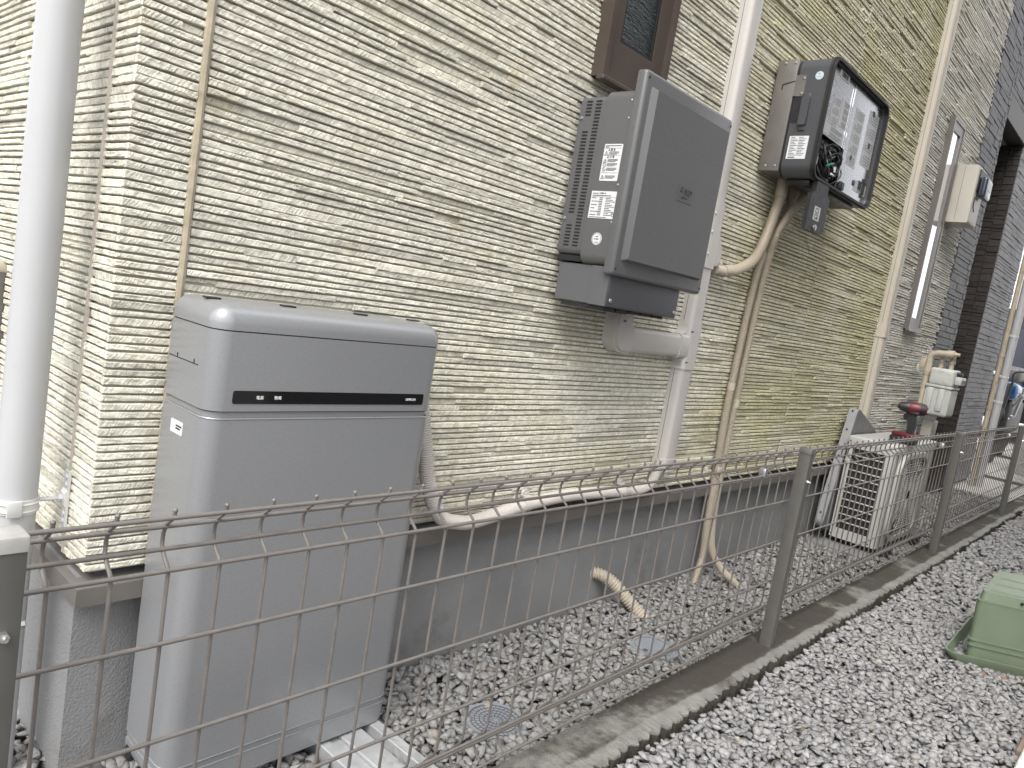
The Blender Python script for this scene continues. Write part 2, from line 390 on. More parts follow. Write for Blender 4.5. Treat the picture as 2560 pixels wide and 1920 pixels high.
def tube(bm, pts, r, n=10, cap=True, closed=False):
    """sweep a circle along points; r a number or a list"""
    pts = [Vector(p) for p in pts]; m = len(pts)
    rs = r if isinstance(r, (list, tuple)) else [r] * m
    T = []
    for i in range(m):
        a = pts[(i - 1) % m] if (i > 0 or closed) else pts[i]; b = pts[(i + 1) % m] if (i < m - 1 or closed) else pts[i]
        T.append((b - a).normalized() if (b - a).length > 1e-9 else Vector((0, 0, 1)))
    up = Vector((0, 0, 1)) if abs(T[0].z) < .9 else Vector((1, 0, 0))
    u = T[0].cross(up).normalized(); rings = []
    for i in range(m):
        u = (u - T[i] * u.dot(T[i])); u = u.normalized() if u.length > 1e-6 else T[i].orthogonal().normalized()
        v = T[i].cross(u)
        rings.append([bm.verts.new(pts[i] + (u * math.cos(2 * math.pi * k / n) + v * math.sin(2 * math.pi * k / n)) * rs[i]) for k in range(n)])
    for i in range(m - 1 + (1 if closed else 0)):
        A, B = rings[i], rings[(i + 1) % m]
        for k in range(n): bm.faces.new((A[k], A[(k + 1) % n], B[(k + 1) % n], B[k]))
    if cap and not closed:
        bm.faces.new(rings[0][::-1]); bm.faces.new(rings[-1])
def corr(bm, pts, r, pitch=.0046, depth=.0016, n=16):
    """corrugated conduit"""
    p = catmull(pts, pitch / 4)
    pat = [r, r, r - depth, r - depth]
    tube(bm, p, [pat[i % 4] for i in range(len(p))], n)
def disc(bm, c, r, h, axis, n=16, r2=None, rot=0):
    """short cylinder from c along axis"""
    c = Vector(c); a = Vector(axis).normalized()
    tube(bm, [c, c + a * h], [r, r if r2 is None else r2], n)
def screw(bm, c, axis, r=.004, h=.003):
    c = Vector(c); a = Vector(axis).normalized()
    tube(bm, [c, c + a * h * .5, c + a * h * .9, c + a * h], [r, r, r * .75, r * .35], 10)
FRONT = lambda x, y, z: Matrix(((1, 0, 0, x), (0, 0, -1, y), (0, 1, 0, z), (0, 0, 0, 1)))
LEFT = lambda x, y, z: Matrix(((0, 0, -1, x), (-1, 0, 0, y), (0, 1, 0, z), (0, 0, 0, 1)))
def lrect(bm, M, x0, x1, y0, y1, t=.0004, z=0):
    v = box(bm, x0, x1, y0, y1, z, z + t); bmesh.ops.transform(bm, matrix=M, verts=v)
def ltext(bm, M, s, size, x, y, align='LEFT', ext=.0002, sx=1.0):
    c = bpy.data.curves.new('lettering', 'FONT'); c.body = s; c.size = size; c.align_x = align; c.extrude = ext; c.resolution_u = 3
    o = bpy.data.objects.new('lettering', c); COL.objects.link(o)
    dg = bpy.context.evaluated_depsgraph_get()
    me = bpy.data.meshes.new_from_object(o.evaluated_get(dg))
    me.transform(M @ Matrix.Translation((x, y, ext)) @ Matrix.Diagonal((sx, 1, 1, 1)))
    bm.from_mesh(me)
    bpy.data.objects.remove(o); bpy.data.curves.remove(c); bpy.data.meshes.remove(me)
def greek(bm, M, x0, x1, y, h, seed=0, gap=.3):
    """a line of print too small to read: short dashes"""
    rr = random.Random(seed); x = x0
    while x < x1:
        l = h * rr.uniform(.7, 2.4)
        lrect(bm, M, x, min(x + l, x1), y, y + h); x += l + h * gap
def lline(bm, M, x0, y0, x1, y1, w):
    d = Vector((x1 - x0, y1 - y0, 0)); l = d.length; a = math.atan2(d.y, d.x)
    v = box(bm, 0, l, -w / 2, w / 2, 0, .0004)
    bmesh.ops.transform(bm, matrix=M @ Matrix.Translation((x0, y0, 0)) @ Matrix.Rotation(a, 4, 'Z'), verts=v)
def lring(bm, M, x, y, r, w, n=18):
    o = [(x + r * math.cos(2 * math.pi * k / n), y + r * math.sin(2 * math.pi * k / n)) for k in range(n)]
    i = [(x + (r - w) * math.cos(2 * math.pi * k / n), y + (r - w) * math.sin(2 * math.pi * k / n)) for k in range(n)]
    b2 = bmesh.new(); ring(b2, o, i, 0, .0004, 'z'); me = bpy.data.meshes.new('t'); b2.to_mesh(me); b2.free()
    me.transform(M); bm.from_mesh(me); bpy.data.meshes.remove(me)
def ltri(bm, M, x, y, s, w):
    a = [(x - s / 2, y), (x + s / 2, y), (x, y + s * .87)]
    for i in range(3): lline(bm, M, *a[i], *a[(i + 1) % 3], w)
    lline(bm, M, x, y + s * .2, x, y + s * .55, w)

# ------------------------------------------------------------------ the house: cladding
WY = 1.2945            # base plane of the front cladding (stone faces stand 5-15 mm proud)
LX = .4850            # base plane of the left cladding
house = thing('house', 'two storey house clad in cream split-stone strips with a charcoal brick porch', 'house', (0, 0, 0))

def courses(z0, z1, seed):
    rr = random.Random(seed); z = z0; out = []
    while z < z1:
        h = rr.choice((.0115, .013, .0135, .0135, .0145, .016)); out.append((z, h)); z += h
    return out
class Stones:
    def __init__(s): s.V = []; s.F = []; s.T = []; s.n = 0
    def add(s, mapf, s0, s1, z0, z1, d, tone, seg, jit=1.0):
        n = max(1, int(math.ceil((s1 - s0) / seg)))
        S = np.linspace(s0, s1, n + 1); e = min(.0022, (z1 - z0) * .25)
        prof = [(z1, 0.), (z1, d - .0016), (z1 - e * .6, d), ((z0 + z1) / 2, d), (z0 + e * .6, d), (z0, d - .0022), (z0 + .0004, 0.)]
        k = len(prof)
        Z = np.repeat(np.array([p[0] for p in prof])[None], n + 1, 0); D = np.repeat(np.array([p[1] for p in prof])[None], n + 1, 0)
        J = rng.normal(0, .00045 * jit, (n + 1, 3)); D[:, 2:5] += J
        Z[:, 1:3] += rng.normal(0, .00025 * jit, (n + 1, 1)); Z[:, 4:6] += rng.normal(0, .00035 * jit, (n + 1, 1))
        D[:, 1] += J[:, 0] * .5; D[:, 5] += J[:, 2] * .5
        SS = np.repeat(S[:, None], k, 1)
        s.V.append(mapf(SS.ravel(), D.ravel(), Z.ravel())); s.T.append(np.full((n + 1) * k, tone))
        b = s.n
        for i in range(n):
            for j in range(k - 1):
                a = b + i * k + j; s.F.append((a, a + 1, a + k + 1, a + k))
        s.F.append(tuple(b + j for j in range(k))[::-1]); s.F.append(tuple(b + n * k + j for j in range(k)))
        s.n += (n + 1) * k
    def build(s, name, mat, parent):
        return raw(name, np.concatenate(s.V), s.F, mat, parent, attrs={'tone': np.concatenate(s.T)})
mapF = lambda S, D, Z: np.stack([S, WY - D, Z], 1)
mapL = lambda S, D, Z: np.stack([LX - D, S, Z], 1)

HOLES = [(1.572, 1.842, 1.56, 3.0), (4.72, 4.925, 1.16, 2.31), (LX, LX, 9, 9)]
Z0, ZT = .388, 3.75
CS = courses(Z0, ZT, 3)
stones = Stones(); stones_far = Stones(); stones_left = Stones()
rs = random.Random(11)
JX = [(.574, .588)]
for (z, h) in CS:
    # front, from the corner
    x = None
    dc = rs.choice((.0090, .0098, .0098, .0102))
    x = LX - dc; first = True
    while x < 5.485:
        ln = rs.choice((.07, .12, .17, .22, .27, .33, .40)) * rs.uniform(.85, 1.15)
        x1 = x + ln
        d = dc if first else (.0045 if rs.random() < .08 else rs.choice((.0080, .0092, .0098, .0098, .0102, .0108, .0128)))
        tone = min(1, max(0, rs.gauss(.78, .2)))
        if rs.random() < .12: tone = rs.uniform(.1, .45)
        g = 0.0006 if rs.random() < .07 else rs.uniform(.0030, .0040)
        for jx in JX:                                          # stones stop at the sealant joint
            if x < jx[0] < x1: x1 = jx[0]
            if jx[0] <= x < jx[1]: x = jx[1]; x1 = max(x1, x + .05)
        if x < 3.287 < x1: x1 = 3.287
        if 5.44 < x1: x1 = 5.485 + rs.uniform(-.02, .02)
        if x < 4.29 < x1: x1 = 4.29
        parts = [(x, x1)]
        for (a, b, c, dd) in HOLES:
            if c < z + h and z < dd:
                np_ = []
                for (p, q) in parts:
                    if q <= a or p >= b: np_.append((p, q))
                    else:
                        if p < a: np_.append((p, a))
                        if q > b: np_.append((b, q))
                parts = np_
        for (p, q) in parts:
            if q - p < .004: continue
            near = p < 2.3 and z < 2.3
            tgt = stones if p < 4.285 else stones_far
            tgt.add(mapF, p + .0003, q - .0003, z + g, z + h, d, tone, .013 if near else .032, 1 if near else .8)
        x = x1 + (0 if x1 < 5.4 else 9); first = False
        if abs(x1 - 3.287) < 1e-6: x = 3.291
    # left face, running away from the camera
    y = WY; first = True
    while y < 2.6:
        ln = rs.choice((.07, .11, .15, .18, .22, .27)) * rs.uniform(.85, 1.15); y1 = y + ln
        d = dc if first else (.0045 if rs.random() < .08 else rs.choice((.008, .0092, .0098, .0098, .0104)))
        tone = min(1, max(0, rs.gauss(.76, .2)))
        if rs.random() < .15: tone = rs.uniform(.05, .4)
        g = 0.0006 if rs.random() < .12 else rs.uniform(.0028, .0042)
        if y < 1.384 < y1: y1 = 1.384
        elif 1.384 <= y < 1.394: y = 1.394; y1 = y + ln
        st, en = y, y1
        if z < .835 and z > .30:
            if st < 1.862 < en: en = 1.862
            elif 1.862 <= st < 2.3: st = en = 2.3
        if en - st > .004: stones_left.add(mapL, st + .0003, en - .0003, z + g, z + h, d, tone, .013 if y < 1.7 else .03)
        y = y1; first = False
        if abs(y1 - 1.384) < 1e-6: y = 1.394
stones.build('stone_siding', M_STONE, house)
o_ = stones_far.build('stone_siding', M_STONE_FAR, house); o_['label'] = 'greyer stone siding beyond the beige duct'
stones_left.build('stone_siding', M_STONE, house)

# backing sheets behind the stones (the painted grooves)
bm = BM()
box(bm, LX, 5.49, WY, WY + .10, .386, ZT); box(bm, LX, LX + .10, WY + .1005, 2.6, .386, ZT)
obj('wall', bm, M_GROOVE, house, smooth=False)
# sealant joints
def bead(pts_a, wdt, mat, ax):
    b = BM(); n = 60; P = []
    for i in range(n + 1):
        t = i / n; p = Vector(pts_a[0]).lerp(Vector(pts_a[1]), t)
        P.append(p)
    tube(b, P, [wdt / 2 * random.uniform(.9, 1.12) for _ in P], 8)
    return obj('sealant_joint', b, mat, house)
bead(((.581, WY - .0075, .39), (.581, WY - .0075, ZT)), .0155, M_SEAL, 0)
bead(((LX - .007, 1.389, .39), (LX - .007, 1.389, ZT)), .011, M_SEAL2, 0)
bead(((3.289, WY - .006, .39), (3.289, WY - .006, ZT)), .006, M_SEAL2, 0)

# charcoal brick bay and porch
def bricks(mapf, s0, s1, z0, z1, bl, bh, mat, name, seed, d=.012, cut=None, lo=.25, hi=.8):
    st = Stones(); rr = random.Random(seed); z = z0
    while z < z1:
        hh = bh * rr.choice((.6, 1, 1, 1.35)); x = s0 - rr.uniform(0, bl)
        while x < s1:
            x1 = x + bl * rr.uniform(.85, 1.15)
            a, b = max(x, s0), min(x1, s1)
            if b - a > .008 and not (cut and cut(a, b, z, z + hh)):
                st.add(mapf, a + .0012, b - .0012, z + .003, min(z + hh, z1), d * rr.uniform(.6, 1.1), rr.uniform(lo, hi), .06, .8)
            x = x1
        z += hh
    return st.build(name, mat, house)
PT = 2.67
bricks(mapF, 5.50, 5.90, .388, ZT, .19, .038, M_BRICK, 'brick_siding', 21, lo=.0, hi=.3)
bricks(mapF, 5.905, 5.965, .388, ZT, .08, .038, M_BRICK, 'brick_siding', 22, lo=.0, hi=.3)
bricks(mapF, 5.97, 6.70, PT + .16, ZT, .19, .038, M_BRICK, 'brick_siding', 23, lo=.0, hi=.3)
bricks(mapF, 6.705, 7.58, .05, ZT, .19, .038, M_BRICK, 'brick_siding', 24, lo=.75, hi=1.0)  # same brick; lighter tones paint in the light on this far stretch
mapP = lambda S, D, Z: np.stack([6.70 - D, S, Z], 1)
bricks(mapP, 1.297, 1.37, .05, PT, .5, .042, M_TILE, 'porch_tile', 25)
bricks(mapP, 1.375, 1.47, .05, PT, .5, .042, M_TILE, 'porch_tile', 26)
bricks(mapP, 1.475, 2.6, .05, PT, .2, .042, M_TILE, 'porch_tile', 27)
bm = BM()
box(bm, 5.49, 5.965, WY, 2.6, -.1, ZT); box(bm, 6.70, 7.58, WY, 2.6, -.1, ZT); box(bm, 5.9655, 6.6995, WY, 2.6, PT + .16, ZT)
box(bm, 5.9655, 6.6995, 2.55, 2.65, -.1, PT + .16)
obj('wall', bm, M_GROOVE_D, house, smooth=False)
bm = BM(); box(bm, 5.967, 6.698, 1.40, 2.54, PT, PT + .15); obj('porch_soffit', bm, M_SOFFIT, house, smooth=False)
bm = BM(); box(bm, 5.967, 6.698, WY - .012, 1.398, PT, PT + .158, .004, 2); obj('porch_lintel', bm, M_LINTEL, house, smooth=False)

# foundation and base trim
bm = BM()
box(bm, .476, 5.49, 1.312, 1.5, -.3, .372); box(bm, .476, .70, 1.5005, 2.6, -.3, .372)
obj('foundation', bm, M_MORTAR, house, smooth=False)
bm = BM()
pf = [(1.308, .337), (1.268, .337), (1.268, .369), (1.300, .3735), (1.308, .3735)]
TY = lambda c, x: (x, c[0], c[1])
# mitred corner: front run then left run
A = [bm.verts.new((.461 - (1.268 - p[0]), p[0], p[1])) for p in pf]; B = [bm.verts.new((5.49, p[0], p[1])) for p in pf]
C = [bm.verts.new((.461 - (1.268 - p[0]), 2.6, p[1])) for p in pf]
for i in range(5):
    j = (i + 1) % 5
    bm.faces.new((A[i], B[i], B[j], A[j])); bm.faces.new((A[j], C[j], C[i], A[i]))
bm.faces.new(B[::-1]); bm.faces.new(C)
obj('base_trim', bm, M_TRIM, house, smooth=False)

# windows -------------------------------------------------------------
def window(name_label, x0, x1, z0, z1, yf, fw, mat, glass, so=.012, sash=None):
    b = BM(); ring(b, rrect(x0, x1, z0, z1, 0), rrect(x0 + fw, x1 - fw, z0 + fw, z1 - fw, 0), yf, WY + .01)
    fr = obj('window', b, mat, house, smooth=False, label=name_label)
    s = sash
    b = BM(); ring(b, rrect(x0 + fw + .001, x1 - fw - .001, z0 + fw + .001, z1 - fw - .001, 0), rrect(x0 + fw + s[0], x1 - fw - s[1], z0 + fw + s[2], z1 - fw - s[3], 0), yf + so, yf + .035)
    obj('sash', b, mat, fr, smooth=False)
    b = BM(); box(b, x0 + fw + s[0] - .004, x1 - fw - s[1] + .004, yf + so + .008, yf + so + .014, z0 + fw + s[2] - .004, z1 - fw - s[3] + .004)
    obj('pane', b, glass, fr, smooth=False)
    return fr
w1 = window('brown framed narrow window of dark figured glass', 1.562, 1.850, 1.542, 3.02, 1.246, .018, M_FRAME, M_GLASS1, sash=(.045, .05, .085, .05))
bm = BM(); box(bm, 1.555, 1.857, 1.238, 1.262, 1.530, 1.5415, .002, 1); obj('sill', bm, M_FRAME, w1, smooth=False)
bm = BM(); ring(bm, rrect(1.628, 1.782, 1.648, 2.95, 0), rrect(1.634, 1.776, 1.654, 2.944, 0), 1.262, 1.2675); obj('gasket', bm, M_RUBBER, w1, smooth=False)
w3 = window('tall slit window whose glass reflects the white sky', 4.70, 4.945, 1.142, 2.322, 1.255, .016, M_FRAME2, M_GLASS3, so=.004, sash=(.014, .05, .05, .05))
bm = BM(); box(bm, 4.695, 4.95, 1.248, 1.27, 1.128, 1.1415, .002, 1); obj('sill', bm, M_FRAME2, w3, smooth=False)
# window edge on the left face
bm = BM(); ring(bm, rrect(1.866, 2.296, .39, .832, 0), rrect(1.886, 2.276, .41, .812, 0), LX - .03, LX + .01, 'x')
w2 = obj('window', bm, M_FRAME2, house, smooth=False, label='low brown window on the side wall')
bm = BM(); box(bm, LX - .012, LX - .006, 1.88, 2.28, .405, .82); obj('pane', bm, M_GLASS1, w2, smooth=False)

# ------------------------------------------------------------------ ground
bm = BM()
box(bm, -60, 60, -60, 60, -.5, -.03)
g_ = obj('ground', bm, M_SOIL, smooth=False); tag(g_, 'dark earth sheet under the gravel', 'ground', kind='structure')
bm = BM(); box(bm, -1.0, 8.6, -1.5, .72, -.03, .004)
g_ = obj('path', bm, M_SOIL2, smooth=False); tag(g_, 'packed dirt under the gravel path', 'path', kind='structure')
bm = BM(); box(bm, 7.0, 30, .86, 12, -.03, .02); box(bm, 8.65, 30, -12, .715, -.03, .03)
g_ = obj('driveway', bm, M_DRIVE, smooth=False); tag(g_, 'pale concrete driveway beyond the house', 'driveway', kind='structure')
bm = BM(); box(bm, 8.2, 8.4, .9, 4, .0205, .0245); box(bm, 10.6, 10.9, .9, 5, .0205, .0245)
g_ = obj('paving_joint', bm, M_DARKJ, smooth=False); tag(g_, 'dark planted joints across the driveway slabs', 'paving joint', kind='structure')

ICO = None
def gravel(name, label, spots, sizes, zs, tints, mat):
    """one mesh of many angular chips"""
    global ICO
    if ICO is None:
        b = bmesh.new(); bmesh.ops.create_icosphere(b, subdivisions=1, radius=1)
        b.verts.ensure_lookup_table(); b.faces.ensure_lookup_table()
        ICO = (np.array([v.co[:] for v in b.verts]), np.array([[v.index for v in fa.verts] for fa in b.faces])); b.free()
    V0, F0 = ICO; n = len(spots); k = len(V0)
    V = np.repeat(V0[None], n, 0) * rng.uniform(.5, 1.3, (n, k, 1))
    V = V * (np.array([1.12, .88, .46]) * rng.uniform(.7, 1.3, (n, 3)))[:, None, :] * sizes[:, None, None]
    # random rotations, mostly lying flat
    yaw = rng.uniform(0, 2 * np.pi, n); tl = rng.normal(0, .33, n); t2 = rng.normal(0, .33, n)
    def rot(V, a, i, j):
        c, s = np.cos(a)[:, None], np.sin(a)[:, None]; A = V[:, :, i] * c - V[:, :, j] * s; B = V[:, :, i] * s + V[:, :, j] * c
        V[:, :, i] = A; V[:, :, j] = B
    rot(V, tl, 1, 2); rot(V, t2, 0, 2); rot(V, yaw, 0, 1)
    V[:, :, 0] += spots[:, 0, None]; V[:, :, 1] += spots[:, 1, None]; V[:, :, 2] += zs[:, None]
    F = (F0[None] + (np.arange(n) * k)[:, None, None]).reshape(-1, 3)
    T = np.concatenate([np.repeat(tints, k, 0), np.ones((n * k, 1))], 1)
    me = bpy.data.meshes.new(name)
    me.vertices.add(n * k); me.vertices.foreach_set('co', V.reshape(-1).astype(np.float32))
    m = len(F); me.loops.add(m * 3); me.polygons.add(m)
    me.loops.foreach_set('vertex_index', F.ravel().astype(np.int32)); me.polygons.foreach_set('loop_start', np.arange(0, m * 3, 3, dtype=np.int32))
    t = me.attributes.new('tint', 'FLOAT_COLOR', 'POINT'); t.data.foreach_set('color', T.ravel().astype(np.float32))
    me.update(calc_edges=True); me.validate(); finish(me, mat, False, 30)
    o = bpy.data.objects.new(name, me); COL.objects.link(o)
    return tag(o, label, 'gravel', kind='stuff')
def scatter(x0, x1, y0, y1, step, jitter=.5):
    X, Y = np.meshgrid(np.arange(x0, x1, step), np.arange(y0, y1, step)); P = np.stack([X.ravel(), Y.ravel()], 1)
    return P + rng.uniform(-jitter * step, jitter * step, P.shape)
def tint(n, base, warm=.06):
    g = np.clip(rng.normal(1, .13, n), .6, 1.4)[:, None]; c = np.array(base)[None] * g
    k = rng.random(n) < warm; c[k] = c[k] * np.array([1.06, .96, .84]); k = rng.random(n) < .05; c[k] *= .7
    return np.clip(c, .02, .8)
DR = [(1.285, 1.012, .072), (1.985, 1.022, .075)]       # drain lids (x, y, radius)
P = np.concatenate([scatter(-.1, .474, .855, 2.4, .0185), scatter(-.1, .474, .855, 2.4, .024), scatter(.474, 3.2, .855, 1.312, .0165), scatter(.474, 3.2, .855, 1.312, .021), scatter(3.2, 7.0, .855, 1.312, .022), scatter(3.2, 7.0, .855, 1.312, .03)])
keep = np.ones(len(P), bool)
for i, (cx, cy, r) in enumerate(DR):
    dd = np.hypot(P[:, 0] - cx, P[:, 1] - cy); keep &= (dd > r - .004) | ((dd > .025) & (P[:, 0] > cx + .005) & (rng.random(len(P)) < .12) if i == 0 else False)
keep &= ~((P[:, 0] > .87) & (P[:, 0] < 1.035) & (P[:, 1] > .90) & (P[:, 1] < 1.27))
P = P[keep]; n = len(P)
hump = .012 * np.sin(P[:, 0] * 5.1) * np.sin(P[:, 1] * 9) + .006 * np.sin(P[:, 0] * 17 + P[:, 1] * 13)
sz = np.where(P[:, 0] < 3.2, rng.uniform(.009, .0175, n), rng.uniform(.012, .019, n))
zs = hump * .5 + rng.uniform(-.014, .006, n)
for (cx, cy, r) in DR: zs = np.where(np.hypot(P[:, 0] - cx, P[:, 1] - cy) < r + .03, np.clip(zs, -.02, .002), zs)
gravel('gravel', 'grey crushed stone between the fence and the house', P, sz, zs, tint(n, (.235, .232, .228), .03), M_GRAVEL)
P = np.concatenate([scatter(.5, 3.4, -.35, .722, .0145), scatter(.5, 3.4, -.35, .722, .022), scatter(3.4, 8.6, -.9, .72, .024), scatter(3.4, 8.6, -.9, .72, .034)])
n = len(P)
sz = np.where(P[:, 0] < 3.4, rng.uniform(.0085, .0155, n), rng.uniform(.013, .02, n))
zs = .021 + .010 * np.clip((P[:, 1] - .60) / .1, 0, 1) + .005 * np.sin(P[:, 0] * 6 + P[:, 1] * 7) + rng.uniform(-.012, .005, n) 
gravel('gravel', 'grey crushed stone of the path outside the fence', P, sz, zs, tint(n, (.245, .241, .241), .015), M_GRAVEL)

# ------------------------------------------------------------------ kerb under the fence: split-face block
bm = BM()
xs = []; x = -.3
while x < 12.2: xs.append(x); x += random.uniform(.004, .009) if x < 4.5 else random.uniform(.03, .05)
edge = []
for i, x in enumerate(xs):
    kk = math.floor(x / .043); ph = (x / .043) % 1; hv = math.sin(kk * 12.9898) * 43758.5453; hv -= math.floor(hv)
    e = .7335 + (-.006 * (.4 + hv) if ph < .45 + .3 * hv else .003 + .004 * hv) + random.uniform(-.0045, .0045)
    edge.append(e)
top, lip, bot, inn, inb = [], [], [], [], []
for x, e in zip(xs, edge):
    top.append(bm.verts.new((x, e + random.uniform(.0005, .0025), .053 + random.uniform(-.0012, .0012)))); lip.append(bm.verts.new((x, e, .0495)))
    bot.append(bm.verts.new((x, e + random.uniform(.0, .008), -.02))); inn.append(bm.verts.new((x, .851 + random.uniform(-.002, .002), .053))); inb.append(bm.verts.new((x, .853, -.05)))
mid = [bm.verts.new((x, .79, .0535 + random.uniform(-.0008, .0008))) for x in xs]
for i in range(len(xs) - 1):
    for A, B in ((bot, lip), (lip, top), (top, mid), (mid, inn), (inn, inb)):
        bm.faces.new((A[i], A[i + 1], B[i + 1], B[i]))
kerb = obj('block_kerb', bm, M_KERB, smooth=False)
tag(kerb, 'low split-face concrete block kerb with dark mossy stains and dark sides under the fence', 'kerb')

# ------------------------------------------------------------------ fence
fence = thing('mesh_fence', 'taupe welded wire mesh fence with square posts on the block kerb', 'fence', (.22, .79, .053))
Y0 = .832; PROF = [(0, .651), (0, .646), (.006, .638), (.018, .629), (.0235, .616), (.0235, .602), (.016, .592), (.003, .582), (0, .574)]
PROFB = [(0, .170), (.003, .158), (.014, .145), (.0235, .132), (.0235, .118), (.015, .104), (.002, .094), (0, .086)]
RAILS = [(-.004, .644), (.0185, .626), (.0185, .598), (-.004, .580), (-.0045, .4895), (-.0045, .363), (-.0045, .237), (-.004, .156), (.0185, .127), (-.004, .092)]
def panel(x0, x1, wires):
    b = BM()
    for x in wires:
        path = [(x, Y0 + d, z) for d, z in PROF]
        path += [(x, Y0, .45), (x, Y0, .3)] + [(x, Y0 + d, z) for d, z in PROFB]
        tube(b, path, .0025, 6)
        bmesh.ops.create_icosphere(b, subdivisions=1, radius=.0034, matrix=Matrix.Translation((x, Y0, .6515)))
    for d, z in RAILS:
        n = 8; tube(b, [(x0 + (x1 - x0) * i / n, Y0 + d, z) for i in range(n + 1)], .0029, 7)
    return obj('mesh_panel', b, M_FENCE, fence, angle=60)
PW = .0635; wx = [.273 + PW * k for k in range(200)]
def post(px):
    b = BM(); box(b, px - .015, px + .015, .772, .807, .03, .654, .002, 2, pick=lambda m, a: a == 2)
    p = obj('post', b, M_POST, fence)
    b = BM(); box(b, px - .0165, px + .0165, .7705, .8085, .648, .6635, .0035, 2, pick=lambda m, a: m.z > .65); obj('post_cap', b, M_POSTCAP if px < 1 else M_POST, p)
    b = BM(); tube(b, [(px - .0, .7722, .566), (px, .7655, .566), (px, .7645, .566)], [.0052, .0048, .001], 6); tube(b, [(px, .768, .566), (px, .7605, .566)], [.0026, .0022], 8)
    tube(b, [(px + .0148, .79, .566), (px + .0225, .79, .566)], .004, 6)
    obj('bolt', b, M_SCREW, p)
POSTS = [.220, 2.2336, 4.22, 6.03, 8.0, 10.0]
for px in POSTS: post(px)
edges = [(.247, 2.292), (2.31, 4.29), (4.30, 6.10), (6.11, 8.07), (8.08, 10.06)]
for (a, b) in edges: panel(a, b, [x for x in wx if a + .004 < x < b - .004])
# first vertical of the first panel sits hard against the post; steel joiner clips
for x, z in ((2.06, .588), (4.10, .588), (5.9, .588)):
    bm = BM(); box(bm, x - .011, x + .011, Y0 - .008, Y0 + .012, z - .012, z + .014, .003, 2); obj('joiner_clip', bm, M_SCREW, fence)

# ------------------------------------------------------------------ left downpipe
dp = thing('downpipe', 'white round rainwater downpipe by the house corner, strapped to the side wall', 'downpipe', (.397, 1.394, 0))
bm = BM(); tube(bm, [(.397, 1.394, -.02 + 3.6 * i / 8) for i in range(9)], .0318, 40); obj('pipe', bm, M_PIPEW, dp)
bk = BM()
ring(bk, [(.397 + .0345 * math.cos(2 * math.pi * k / 32), 1.394 + .0345 * math.sin(2 * math.pi * k / 32)) for k in range(32)],
     [(.397 + .0318 * math.cos(2 * math.pi * k / 32), 1.394 + .0318 * math.sin(2 * math.pi * k / 32)) for k in range(32)], .473, .497, 'z')
for z in (.478, .4905):
    tube(bk, [(.397 + .0352 * math.cos(2 * math.pi * k / 32), 1.394 + .0352 * math.sin(2 * math.pi * k / 32), z) for k in range(32)], .0016, 6, closed=True)
br = obj('strap', bk, M_BRKT, dp)
bk = BM(); box(bk, .376, .398, 1.3555, 1.3605, .471, .499, .002, 2); obj('buckle', bk, M_BRKT, br)
bk = BM(); tube(bk, [(.43, 1.394, .487), (.470, 1.394, .488)], .0034, 10); tube(bk, [(.460, 1.394, .488), (.4685, 1.394, .488)], .0075, 6); obj('bolt', bk, M_BRKT, br)
bk = BM(); prism(bk, [(.4745, .537), (.4705, .537), (.4705, .505), (.466, .498), (.466, .478), (.4705, .471), (.4705, .437), (.4745, .437)], 1.379, 1.401, 'y')
for z in (.526, .512, .46, .447): tube(bk, [(.4705, 1.390, z), (.4685, 1.390, z)], .0042, 10)
obj('wall_plate', bk, M_BRKT, br, smooth=False)

# short beige pipe out of the side wall
bm = BM(); tube(bm, catmull([(.49, 1.90, .832), (.42, 1.90, .832), (.37, 1.90, .83), (.335, 1.90, .80), (.33, 1.90, .74), (.33, 1.90, .2)], .012), .025, 20)
tube(bm, [(.43, 1.90, .832), (.40, 1.90, .832)], .0275, 20)
o_ = obj('drain_pipe', bm, M_COND, base=(.33, 1.90, .2)); tag(o_, 'beige drain pipe coming out of the side wall, behind the white downpipe', 'pipe')

# ------------------------------------------------------------------ storage battery cabinet
bat = thing('storage_battery', 'tall silver home storage battery cabinet standing against the stone wall', 'battery', (.80, 1.19, .03))
BX0, BX1, BY0, BY1 = .567, 1.045, 1.117, 1.267
fr_v = lambda m, a: a == 2 and m.y < BY0 + .05
bm = BM(); box(bm, BX0, BX1, BY0, BY1, .088, .6895, .030, 6, pick=fr_v); low = obj('lower_cover', bm, M_SILVER, bat)
bm = BM(); box(bm, BX0 + .0035, BX1 - .0035, BY0 + .0035, BY1, .6885, .702, .028, 6, pick=fr_v); obj('seam', bm, M_SILVER, bat)
bm = BM(); tube(bm, [(x, y, .6902) for x, y in [(BX0 + .001, BY1 - .01)] + [(BX0 + .030 - .0295 * math.cos(R(a)), BY0 + .030 - .0295 * math.sin(R(a))) for a in range(0, 91, 10)] + [(BX1 - .030 + .0295 * math.sin(R(a)), BY0 + .030 - .0295 * math.cos(R(a))) for a in range(0, 91, 10)] + [(BX1 - .001, BY1 - .01)]], .0016, 6)
obj('lower_lip', bm, M_SILVER, bat)
bm = BM(); box(bm, BX0, BX1, BY0, BY1, .703, .8315, .030, 6, pick=fr_v); upp = obj('upper_cover', bm, M_SILVER, bat)
bm = BM(); box(bm, BX0 + .002, BX1 - .002, BY0 + .002, BY1, .8305, .8345, .028, 6, pick=fr_v); obj('seam', bm, M_SEAM, bat)
bm = BM(); box(bm, BX0 + .002, BX1 - .002, BY0 + .002, BY1, .7015, .7035, .028, 6, pick=fr_v); obj('seam', bm, M_SEAM, bat)
bm = BM()
